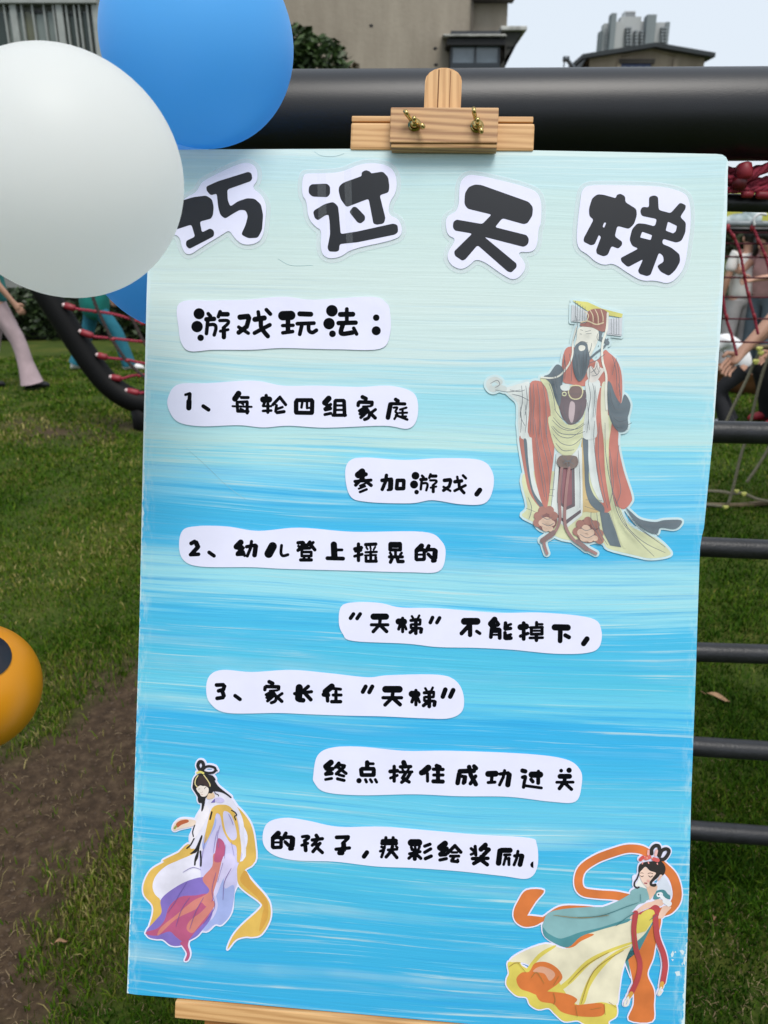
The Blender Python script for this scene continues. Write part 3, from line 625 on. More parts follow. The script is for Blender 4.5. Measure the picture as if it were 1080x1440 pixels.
# title characters on laminated paper
TT = [((240, 220, 6.75), ['10,600 40,440 120,420 220,390 340,375 395,410 412,480 405,560 385,595 280,622 300,725 380,685 415,710 415,760 300,820 180,882 148,850 150,805 235,765 200,650 85,688 30,700',
   '340,290 450,240 740,150 770,165 778,215 760,240 540,318 545,420 570,480 640,430 730,400 800,405 860,460 880,560 870,700 830,775 740,780 672,745 715,650 735,570 715,515 660,510 590,550 520,595 475,560 455,490 440,355 385,375 345,330'],
   '130,400 250,345 290,250 400,190 640,75 750,60 820,110 830,230 770,300 870,370 910,470 905,560 880,780 790,840 680,840 610,780 560,700 500,740 300,860 170,950 110,880 90,760 10,740 30,560'),
 ((420, 220, 6.75), ['100,290 125,268 270,262 300,290 300,360 275,390 130,385 95,350', '140,535 150,515 250,455 330,435 375,475 385,560 400,740 560,715 900,640 940,655 945,720 915,745 560,818 390,835 385,895 360,908 290,905 275,870 300,740 295,620 285,555 250,565 185,610 155,590',
   '385,290 420,255 600,190 598,155 640,132 680,150 690,165 800,148 850,200 862,290 855,345 770,372 825,590 810,640 740,652 710,640 665,405 455,485 400,410 380,330', '480,530 520,480 550,485 632,570 630,610 590,640 560,630'],
   '40,180 90,165 280,165 420,150 620,60 850,80 930,180 930,340 860,440 850,560 960,600 990,740 900,800 500,880 400,960 270,975 205,900 220,700 170,680 90,590 80,430 30,370'),
 ((610, 240, 6.75), ['295,220 330,160 390,135 450,140 900,300 940,350 935,430 890,500 855,512 650,455 580,540 880,615 902,650 895,700 855,728 480,632 785,885 785,920 735,970 700,960 415,710 300,845 270,858 200,810 192,770 365,600 200,572 180,540 185,490 215,468 460,510 548,420 320,365 290,320'],
   '240,130 300,50 400,40 900,160 1020,240 1020,500 990,560 985,700 940,780 780,770 870,880 860,960 780,1040 690,1020 420,820 330,910 250,945 150,890 120,790 220,650 130,620 110,500 130,430 240,380'),
 ((810, 250, 6.75), ['120,300 150,200 200,160 260,165 375,198 385,165 420,155 465,180 465,235 570,300 575,360 550,440 500,490 390,460 365,560 435,610 435,640 400,678 335,650 300,735 260,750 195,725 188,690 235,565 215,545 175,635 140,645 70,610 72,575 165,400 125,370',
   '690,185 740,170 775,185 782,310 895,340 985,238 1040,265 1035,300 985,375 1040,430 1035,520 1000,600 950,620 822,582 815,630 900,665 980,730 985,800 940,880 880,935 800,895 765,840 830,800 825,745 785,712 705,925 670,937 600,915 585,885 635,775 490,852 430,800 420,765 590,675 530,650 505,590 530,490 580,435 650,440 745,465 765,395 620,365 605,320 625,280 690,285'],
   '40,200 60,110 130,70 500,75 800,85 1000,130 1075,200 1090,420 1060,640 1040,800 990,920 880,1015 750,975 620,985 480,900 350,810 270,835 180,800 110,730 20,680 0,560')]
HOLES = {3: {0: ['250,470 265,428 285,430 265,478'], 1: ['870,420 955,460 945,510 920,532 848,505', '625,515 720,548 705,595 605,570']}}
FILM, t, p = new_mat('clear_laminate'); p.inputs['Base Color'].default_value = (.8, .85, .9, 1); p.inputs['Roughness'].default_value = .12; p.inputs['Alpha'].default_value = .42
for k, (v, chars, paper) in enumerate(TT):
    pp = chaikin(pts_of(paper, *v), 3)
    o = fill('title_card', [pp], ZP, PAPER, board, .0008); tag(o, 'white cut-out card carrying title character ' + '巧过天梯'[k])
    shape('film_edge', [('p', pp)], .8, ZP - .0006, FILM, o, grow=6.5)
    for i, c in enumerate(chars):
        loops = [rounded(pts_of(c, *v), 3.2)] + [rounded(pts_of(h_, *v), 1.5) for h_ in HOLES.get(k, {}).get(i, [])]
        if k == 3: loops = loops
        fill('character', loops, ZP + .00015, TINK, o)
# clear tape pressed over the second title card
TAPE, t, p = new_mat('clear_tape'); p.inputs['Base Color'].default_value = (.75, .8, .85, 1); p.inputs['Roughness'].default_value = .08; p.inputs['Alpha'].default_value = .06
for q in ([(446, 240), (458, 239), (461, 366), (450, 366)], [(484, 236), (494, 236), (497, 362), (488, 363)], [(302, 236), (352, 226), (356, 238), (306, 250)]):
    fill('clear_tape', [q], ZP + .0006, TAPE, board)

# ------------------------------------------------------------------ printed figures glued on the board
def pmat(hexc, var=.08): return mat('print_' + hexc, hexc, .5, .13, 34, detail=7)
FZ = {'P': (660, 410, 3.375), 'Q': (700, 590, 3.857), 'H': (780, 415, 10.8), 'R': (190, 1050, 5.143), 'S': (190, 1200, 5.143), 'T': (260, 1060, 13.5), 'X': (700, 1170, 3.857), 'Y': (700, 1290, 3.857), 'W': (880, 1180, 12), '0': (0, 0, 1)}
def figure(label, rows, grow, paper, res=.6, extra=None):
    items = []; back = []
    for row in rows:
        nm, col, kind, zv, s = row[:5]; x0, y0, k = FZ[zv]
        pts = pts_of(s, x0, y0, k)
        if kind == 'p': pts = catmull(pts, 4); items.append((nm, col, [('p', pts)], None)); pr = ('p', pts)
        elif kind == 'q': items.append((nm, col, [('p', pts)], None)); pr = ('p', pts)      # sharp corners
        else:
            wd = float(kind) / k
            if len(pts) > 2: pts = catmull(pts, 5, False)
            items.append((nm, col, [('c', pts, wd)], wd)); pr = ('c', pts, wd)
        if not (len(row) > 5 and row[5] == 'in'): back.append(pr)
    if extra: back += [('p', catmull(pts_of(s, *FZ[zv]), 4)) for zv, s in extra]
    o = shape('printed_figure', back, res, ZP, paper, board, grow=grow, thick=.0007); tag(o, label)
    z = ZP + .00004
    merged = {}
    for nm, col, pr, wd in items:
        z += .00002
        if nm == 'ink_line':
            merged.setdefault(col, []).append((pr[0][1], wd, z)); continue
        if pr[0][0] == 'p':
            fill(nm, [pr[0][1]], z, pmat(col), o)
        else: shape(nm, pr, .5, z, pmat(col), o)
    for col, ls in merged.items():
        V, F = [], []
        for pts, wd, _ in ls:
            z += .00001; L = len(pts); q = [Vector((*uv(x, y), z)) for x, y in pts]; s = wd * .00075 / 2
            o0 = len(V)
            for i in range(L):
                d = (q[min(i + 1, L - 1)] - q[max(i - 1, 0)]).normalized(); nrm = Vector((-d.y, d.x, 0)); tt = i / (L - 1) if L > 1 else 0
                ww = s * (.45 + .55 * math.sin(math.pi * (.1 + .8 * tt))); V += [q[i] + nrm * ww, q[i] - nrm * ww]
            F += [(o0 + 2 * i, o0 + 2 * i + 1, o0 + 2 * i + 3, o0 + 2 * i + 2) for i in range(L - 1)]
        mesh_obj('ink_lines', V, F, pmat(col), o)['kind'] = 'stuff'
    return o
PALE = mat('tracing_paper', (196, 218, 222), .45, .05, 40)
I = 'in'
L_ = 'ink_line'; GRY = '5a5f66'; RB = 'c46a5c'; RB2 = 'b8685a'; CR_ = 'd8d8a8'; WH = 'dfe3e0'; DG = '56626c'; MB = '5d4b52'; BR = '8c5a4e'
emp = [
 ('sleeve', WH, 'p', 'P', '165,462 205,448 240,438 292,440 292,600 290,690 240,700 232,600 228,530 195,495'),
 ('sceptre', 'ccd2cf', '26', 'P', '165,462 140,455 110,465 92,445 100,425 125,418 145,430'),
 ('robe', CR_, 'p', 'Q', '135,300 160,470 130,520 200,560 260,600 330,640 400,655 560,665 600,700 740,735 830,752 930,735 920,700 850,640 700,560 640,400 560,300 300,280'),
 ('lining', RB2, 'p', 'Q', '115,105 140,110 165,250 190,380 245,470 225,475 170,395 145,290'),
 ('band', DG, 'p', 'Q', '140,115 160,118 178,250 200,380 262,465 235,480 190,410 160,290'),
 ('sash', WH, 'p', 'Q', '110,0 175,0 180,60 190,200 200,330 250,450 240,455 190,380 165,230 155,110 125,100'),
 ('robe_panel', RB, 'p', 'P', '287,437 340,428 365,465 383,560 398,640 402,690 285,690 284,560'),
 ('robe_panel', RB, 'p', 'Q', '172,0 280,-10 290,60 306,150 290,300 268,472 240,455 205,330 190,200 182,80'),
 ('robe_side', 'cfae72', 'p', 'Q', '455,110 475,130 480,300 510,440 545,500 480,500 455,480 445,260'),
 ('apron', WH, 'q', 'Q', '320,180 455,150 460,490 455,520 370,590 320,545 290,470 300,330'),
 ('apron_panel', MB, 'q', 'Q', '330,250 415,250 418,470 372,490 322,450'),
 ('apron_panel', '8a5058', 'q', 'Q', '345,260 400,260 402,458 370,474 338,445'),
 ('apron_trim', MB, 'q', 'Q', '322,515 368,545 448,488 450,505 370,568 322,530'),
 ('robe_back', RB, 'p', 'P', '445,300 480,262 560,300 600,330 640,280 660,290 700,330 722,400 722,520 700,535 665,480 600,440 540,450 480,440 440,420'),
 ('robe_side', RB, 'p', 'P', '598,470 650,465 662,560 668,690 592,690 600,560'),
 ('robe_side', RB, 'p', 'Q', '520,0 600,-10 650,60 652,140 682,280 724,410 720,450 682,486 640,470 600,500 572,505 548,400 522,250 516,100'),
 ('band', DG, 'p', 'Q', '460,90 486,95 492,250 495,340 520,410 572,470 570,506 505,465 475,380 468,250'),
 ('sash', WH, 'p', 'Q', '465,0 525,0 525,150 535,280 560,390 572,450 545,430 505,340 490,220 488,100'),
 ('band', DG, 'q', 'Q', '552,502 602,505 668,692 608,682 570,612'),
 ('stole', CR_, 'p', 'Q', '566,-5 616,-5 600,150 612,350 642,480 700,600 690,700 655,640 612,480 582,300 575,150'),
 ('stole', 'ded9bd', 'p', 'P', '628,440 652,445 655,560 662,690 635,690 622,560'),
 ('drape', CR_, 'p', 'P', '335,415 385,412 408,480 425,560 440,610 482,640 530,610 552,560 560,600 550,690 400,700 384,560 368,470'),
 ('drape', CR_, 'p', 'Q', '272,-10 330,0 378,28 430,22 468,-8 462,70 432,155 385,200 335,182 300,130'),
 ('belt_skirt', MB, 'p', 'P', '420,505 548,505 545,570 520,612 480,634 445,605 428,560'),
 ('sash', 'b8a0a4', 'p', 'P', '478,525 500,535 495,600 484,625 470,590'),
 ('belt', MB, 'q', 'P', '424,468 556,468 552,508 422,506'),
 ('belt_flower', '6a504e', '62', 'P', '503,478 504,479'),
 ('belt_ring', 'd8cf9a', '5', 'P', '503,446 528,452 537,478 526,504 503,512 480,504 469,478 478,452 503,446', I), ('belt_stone', CR_, '22', 'P', '449,487 450,487', I),
 ('belt_stone', MB, '12', 'P', '449,487 450,487', I),
 ('sleeve', DG, 'p', 'P', '352,405 378,392 412,348 440,362 446,400 440,440 428,545 405,505 385,440'),
 ('sleeve', DG, 'p', 'P', '655,432 672,440 690,490 718,532 735,488 762,530 758,570 750,600 752,640 735,664 700,660 668,610 655,540'),
 ('shirt', WH, 'p', 'P', '550,428 598,415 620,440 605,520 600,600 602,690 540,695 545,600 556,520'),
 ('sash', WH, 'p', 'P', '432,448 470,440 472,468 440,470'),
 ('hand', 'e6dcd4', 'p', 'P', '556,380 575,355 590,365 600,330 612,340 618,360 640,370 625,395 602,425 570,430'),
 ('collar', DG, '9', 'P', '655,228 640,262 600,292 570,320'),
 ('face', 'e8e4d6', 'p', 'P', '512,185 535,168 600,178 612,200 606,240 585,285 568,310 530,290 500,262 508,225'),
 ('hair', DG, '18', 'P', '622,195 618,222 640,232 655,245'),
 ('ear', 'e8e4d6', '16', 'P', '605,205 603,228'),
 ('beard', DG, 'p', 'P', '500,262 512,248 530,240 556,248 562,275 570,320 562,360 545,405 520,428 500,400 488,350 490,300'),
 ('mouth', 'e8e4d6', 'p', 'P', '518,262 530,256 548,262 545,278 528,284 518,276', I),
 ('hat_board', 'd8cf62', 'q', 'P', '488,44 560,52 625,82 726,108 722,126 640,112 560,95'),
 ('bead_curtain', 'cfd2d6', 'q', 'P', '484,62 562,98 548,148 482,144'),
 ('bead_curtain', 'cfd0d8', 'q', 'P', '655,132 724,126 720,214 652,206'),
 ('hat', '97584e', 'p', 'P', '560,100 590,84 630,86 655,102 658,130 650,175 636,192 610,186 580,172 530,166 526,154 556,146'),
 ('hat_band', 'e0c9a0', '6', 'P', '528,148 560,142 600,158 634,150', I),
 ('cord', 'e9e6da', '10', 'P', '655,105 650,180 630,250 630,330 648,400 646,480 650,560'),
 ('cord', 'e9e6da', '8', 'P', '508,170 490,240 488,300 470,350 430,398 390,412 340,408'),
 ('train', DG, 'p', 'Q', '692,478 720,500 770,540 850,555 900,545 990,545 985,575 952,592 880,585 862,618 810,605 750,560'),
 ('shoe', '7c4a48', '118', 'Q', '258,542 262,545'),
 ('shoe_curl', 'dcb49c', '62', 'Q', '258,560 268,562', I),
 ('shoe', '7c4a48', '128', 'Q', '484,602 488,604'),
 ('shoe_curl', 'dcb49c', '70', 'Q', '470,622 480,628', I),
 ('shoe_curl', 'a3685c', '44', 'Q', '216,522 219,524', I), ('shoe_curl', 'a3685c', '44', 'Q', '240,492 243,494', I), ('shoe_curl', 'a3685c', '44', 'Q', '278,490 281,492', I), ('shoe_curl', 'a3685c', '44', 'Q', '300,520 303,522', I), ('shoe_curl', 'a3685c', '44', 'Q', '212,558 215,560', I), ('shoe_curl', 'a3685c', '44', 'Q', '426,606 429,608', I), ('shoe_curl', 'a3685c', '44', 'Q', '444,566 447,568', I), ('shoe_curl', 'a3685c', '44', 'Q', '486,548 489,550', I), ('shoe_curl', 'a3685c', '44', 'Q', '526,568 529,570', I), ('shoe_curl', 'a3685c', '44', 'Q', '546,616 549,618', I), ('shoe_curl', 'a3685c', '44', 'Q', '548,650 551,652', I), ('shoe_curl', 'e2bca2', '34', 'Q', '236,560 240,562', I), ('shoe_curl', 'e2bca2', '36', 'Q', '264,546 268,548', I), ('shoe_curl', 'e2bca2', '30', 'Q', '290,560 294,562', I), ('shoe_curl', 'e2bca2', '34', 'Q', '256,588 260,590', I), ('shoe_curl', 'e2bca2', '30', 'Q', '280,590 284,592', I), ('shoe_curl', 'e2bca2', '40', 'Q', '448,612 452,614', I), ('shoe_curl', 'e2bca2', '44', 'Q', '474,592 478,594', I), ('shoe_curl', 'e2bca2', '36', 'Q', '500,610 504,612', I), ('shoe_curl', 'e2bca2', '40', 'Q', '462,640 466,642', I), ('shoe_curl', 'e2bca2', '38', 'Q', '494,644 498,646', I), ('shoe_curl', 'e2bca2', '30', 'Q', '522,642 526,644', I),
 ('bow', '766058', 'p', 'Q', '318,230 335,198 370,195 400,195 428,205 432,245 400,268 370,262 340,262'),
 ('tassel', '9a6a68', '16', 'Q', '345,265 330,400 335,540 300,620 250,660 265,725'),
 ('tassel', '9a6a68', '16', 'Q', '385,262 368,400 362,560 400,640 450,680 530,725'),
 ('tassel', '80605e', '26', 'Q', '300,612 240,655'), ('tassel', '80605e', '24', 'Q', '430,660 480,700'),
]
for s in ['300,440 305,520 300,600 302,680', '320,440 330,520 332,600 330,680', '345,440 358,520 362,600 365,680', '400,560 430,600 470,625 520,620', '395,600 440,645 500,655 545,630', '392,640 430,675 500,680 545,665', '375,440 395,500 405,570', '668,540 690,560 740,560', '666,575 690,600 745,595', '672,610 700,632 748,625', '245,450 250,520 240,590 262,640', '265,450 272,520 262,590', '515,300 512,360 520,410', '535,300 535,360 530,405', '550,300 552,350 545,390', '500,300 498,350 508,400', '445,300 448,330 440,420', '690,330 672,400', '640,300 600,330 560,345', '574,360 590,385 600,400', '600,345 603,375', '614,360 606,385', '522,186 534,190', '548,206 575,204', '545,196 572,190', '520,206 530,208', '500,50 498,140', '510,58 508,142', '522,66 520,144', '534,72 532,146', '545,78 543,146', '484,146 520,140', '668,135 668,205', '680,133 680,208', '692,131 692,210', '704,130 704,212', '655,205 720,212', '395,420 410,470 425,520', '560,440 570,500 560,580 565,660', '580,440 590,500 582,600', '284,437 290,560 285,680', '500,120 508,170 490,240', '190,470 230,478 262,470', '200,490 240,500 280,520', '360,420 398,425 428,440', '98,440 130,425 142,445 120,460', '120,470 180,480 240,470', '405,370 415,440 428,500', '395,390 402,440 412,490', '660,460 670,500 700,550', '655,500 672,540']:
    emp.append((L_, GRY, '3.2', 'P', s, I))
for s in ['195,0 215,150 250,330 262,440', '225,0 238,120 270,260 278,400', '250,0 262,100 290,220', '285,40 330,90 390,100 450,60', '295,80 340,130 400,140 452,100', '310,130 350,170 410,165', '290,5 340,50 400,60 462,20', '545,20 540,200 570,400 590,480', '600,160 620,340 600,460', '650,140 640,260 660,380 640,450', '600,200 615,400 660,540 740,640 840,740', '625,420 680,560 780,660 900,720', '700,520 780,600 900,690', '720,540 800,590 880,640', '680,500 760,590 860,660', '470,435 560,440', '465,470 560,500', '275,380 305,380', '270,410 300,415', '500,500 505,560 560,660', '530,505 545,600 590,680', '600,500 660,690', '150,480 200,500', '340,200 372,230 410,200', '350,240 375,225 410,245', '362,200 378,260', '395,200 380,260', '160,420 180,480 165,540', '690,480 760,550 860,562 980,550', '310,190 300,330 285,470', '430,170 440,330 440,480', '345,270 340,460', '400,270 402,460', '200,100 230,300 250,420', '520,10 515,120 540,330 570,450', '575,20 580,200 620,400 700,590', '850,560 840,590', '230,520 262,540 290,530', '235,560 270,575 300,560', '440,580 470,600 510,590', '440,620 480,640 520,620', '650,0 690,30 720,20', '610,0 660,50 700,55']:
    emp.append((L_, GRY, '3.4', 'Q', s, I))
for s in ['445,310 452,360 448,420', '470,300 478,360 480,430', '560,330 566,380 560,440', '690,320 704,400 706,500', '672,310 690,380 694,470', '500,290 505,360 520,420', '515,290 520,360 526,420', '535,290 536,360 530,415', '550,280 552,340 542,395', '570,390 590,375 600,355', '575,405 600,400 616,375', '240,550 244,620 240,672', '262,540 268,610 262,672', '555,530 560,600 552,672', '590,450 596,520 590,600', '424,490 548,490', '440,540 450,590 470,620', '525,540 522,590 500,620', '512,250 530,242 556,250', '604,205 600,225 606,240', '575,250 570,280 560,300', '700,440 712,500 706,540', '660,470 668,520 684,560', '676,600 706,620 744,610', '664,590 680,640 720,650']: emp.append((L_, '464c54', '2.6', 'P', s, I))
for s in ['540,100 560,118 552,146', '565,92 580,120 582,150', '590,90 604,120 606,158', '618,92 628,124 628,150']: emp.append((L_, 'e0c9a0', '4', 'P', s, I))
def soft(h): c = [int(h[i:i+2], 16) for i in (0, 2, 4)]; return '%02x%02x%02x' % tuple(round(v * .84 + q * .16) for v, q in zip(c, (205, 222, 224)))
emp = [(r[0], soft(r[1]), *r[2:]) for r in emp]
figure('large cut-out of a bearded man in red and cream court robes', emp, 3.2, PALE)

GO = 'e2b95c'; GO2 = 'd9a44a'; LV = 'cfcaf0'; PU = '8672c4'; PK = 'bb5a82'; SA = 'd4837a'; LB = 'a6b4ea'; BK = '1c1a1e'; FL = 'efd9c8'
wl = [
 ('ribbon', GO, 'p', 'R', '720,420 780,470 840,560 868,680 868,830 750,830 800,740 815,640 770,540 715,460'),
 ('ribbon', GO, 'p', 'S', '750,0 870,0 855,75 800,112 805,140 860,210 945,305 980,380 975,480 915,580 850,600 800,598 730,620 670,690 705,600 775,515 905,395 905,350 800,272 748,215 735,120'),
 ('ribbon_fold', GO2, 'p', 'S', '800,120 850,205 935,300 965,380 955,480 900,560 920,440 930,380 880,310 790,230 760,180', I),
 ('ribbon', GO, 'p', 'S', '415,-40 380,20 240,80 160,150 132,230 170,310 205,365 200,420 160,480 100,550 130,440 128,370 70,300 65,220 115,120 210,60 300,5 380,-70'),
 ('ribbon', GO, 'p', 'R', '560,480 480,640 420,710 300,770 200,823 300,823 440,770 500,700 560,600 590,500'),
 ('inner_robe', 'e9e6f6', 'p', 'S', '130,220 160,150 240,85 380,20 520,-20 520,180 400,190 300,240 230,310 180,320 140,280'),
 ('inner_robe', 'e9e6f6', 'p', 'R', '470,480 560,360 640,320 720,400 780,520 790,640 780,823 480,823 440,740 400,720 450,560'),
 ('robe', LV, 'p', 'R', '560,440 640,420 720,470 760,580 750,700 760,823 480,823 520,700 540,560'),
 ('robe', LV, 'p', 'S', '480,-20 765,-20 740,100 740,215 712,290 698,420 630,510 580,510 515,560 440,500 480,200'),
 ('robe_fold', LB, 'p', 'S', '650,250 720,230 698,420 630,508 580,508 515,556 480,520 560,470 600,380 590,280 640,150', I),
 ('skirt', PU, 'p', 'S', '85,555 150,480 195,420 190,330 280,250 400,188 520,170 560,250 560,440 480,560 440,600 380,632 330,662 262,660 205,618 155,615 100,600'),
 ('skirt_fold', PK, 'p', 'S', '215,480 250,380 330,310 440,300 530,290 570,360 520,470 440,560 400,610 360,640 300,600 250,560 160,590 85,580 90,560 160,540'),
 ('skirt_fold', SA, 'p', 'S', '570,0 632,0 622,100 590,220 560,330 520,380 480,350 440,400 300,470 170,590 190,530 300,440 420,340 500,300 540,260 490,180 560,90', I),
 ('skirt_fold', SA, 'p', 'S', '560,340 575,380 480,500 420,570 375,540 400,480 480,420', I),
 ('skirt_fold', PK, 'p', 'R', '600,660 640,680 655,740 630,823 575,823 585,740', I),
 ('skirt_fold', 'd8d0f4', 'p', 'S', '640,20 700,0 730,60 690,140 640,180 590,300 570,280 600,180', I),
 ('skirt_tail', PK, 'p', 'S', '330,640 390,615 385,660 400,720 385,765 362,770 378,720 350,670'),
 ('sleeve', LB, 'p', 'R', '560,500 590,520 580,580 540,650 500,740 488,700 510,620 535,560', I),
 ('sleeve', LB, 'p', 'R', '640,470 680,490 720,560 735,640 700,680 660,600', I),
 ('shawl', GO, 'p', 'R', '560,440 640,415 700,440 740,520 760,640 770,740 760,823 740,823 735,720 690,690 640,600 620,500 590,480 570,560 540,640 500,700 520,580', I),
 ('shawl_fold', 'd3cfee', 'p', 'R', '640,470 690,480 725,560 738,650 700,670 655,600', I),
 ('sleeve', 'efe9f2', 'p', 'R', '440,520 480,450 520,420 540,470 500,560 450,640 410,700 400,650 420,600'),
 ('sash', BK, 'p', 'R', '480,640 490,650 470,720 460,790 445,823 438,823 455,740 445,760 400,770 440,730', I),
 ('sash', BK, '12', 'S', '460,-20 440,30 435,78', I), ('sash', BK, '13', 'S', '475,-20 480,40 478,85', I),
 ('sash', BK, '9', 'R', '435,562 420,610 425,645', I), ('sash', BK, '10', 'R', '430,660 405,705 378,730', I), ('sash', BK, '12', 'R', '558,468 545,520', I),
 ('sash', BK, '8', 'R', '700,455 725,470 738,490 722,500 730,525', I),
 ('hand', FL, 'p', 'R', '275,590 290,550 330,520 385,518 440,530 435,560 400,575 330,590 290,605'),
 ('cake', 'c0643c', 'p', 'R', '300,555 330,530 380,522 390,540 340,560 310,580', I), ('cake', '9aa050', '16', 'R', '290,585 300,572', I),
 ('neck', 'e8cbaa', 'p', 'T', '440,740 540,720 575,800 520,840 440,850 420,800'),
 ('collar', '7668b8', 'q', 'T', '500,915 580,835 580,912', I), ('shoulder', 'cfc6ee', 'p', 'T', '590,830 700,820 760,880 700,920 600,900', I),
 ('hair', BK, 'p', 'T', '160,560 180,460 240,390 330,360 450,380 560,480 640,600 760,700 885,800 880,828 800,770 700,720 560,700 520,740 460,740 430,800 400,840 380,960 350,1060 320,1070 330,930 280,920 255,870 250,800 190,700 155,640'),
 ('hair_bun', BK, 'p', 'T', '380,400 450,385 530,400 580,450 590,490 540,490 470,460'),
 ('hair_loop', BK, '62', 'T', '290,290 255,210 290,140 345,150 365,220 330,290'),
 ('hair_loop', BK, '46', 'T', '350,300 400,240 480,225 570,250 590,300 540,345 440,352 360,330'),
 ('hair_loop', BK, '26', 'T', '560,340 590,290 620,310'),
 ('face', 'f0e4dc', 'p', 'T', '230,640 300,590 350,600 400,600 455,640 460,700 430,770 380,800 320,790 290,740 250,700'),
 ('forehead_hair', '3a2a2a', 'p', 'T', '240,560 270,440 330,400 420,460 470,560 470,620 400,600 340,560 290,590 250,610', I),
 ('eye_line', BK, '9', 'T', '375,660 400,625 420,615', I), ('eye_line', BK, '8', 'T', '265,660 300,650', I), ('mouth', 'c07878', '10', 'T', '320,760 350,762', I), ('nose_line', 'a08070', '5', 'T', '290,720 330,725 350,700', I),
 ('hair_ornament', 'dcd070', '40', 'T', '245,350 300,330 360,355'), ('hair_ornament', 'd8c890', '20', 'T', '260,400 215,470 205,560 250,620', I), ('hair_ornament', 'd8c890', '20', 'T', '370,390 430,470 480,550 490,600', I), ('curl', BK, '14', 'T', '575,700 590,740 640,760 650,790', I)]
for s in ['380,200 330,280 290,350 240,420', '400,310 340,400 300,520', '500,310 440,420 400,540', '590,130 560,260 580,380 500,500', '640,60 600,200', '700,100 650,200 640,330', '350,130 420,95 480,110']: wl.append((L_, '7a5aa0' if s[0] != '3' else '6a5aa8', '4', 'S', s, I))
for s in ['680,480 700,520 715,560', '600,600 585,660 570,760', '620,560 600,640 610,720', '520,640 500,720 490,800', '660,700 650,800', '700,680 720,780']: wl.append((L_, '8a7ab8', '4', 'R', s, I))
figure('cut-out of a long-haired woman in lilac and pink robes with gold ribbons', wl, 2.2, PAPER)

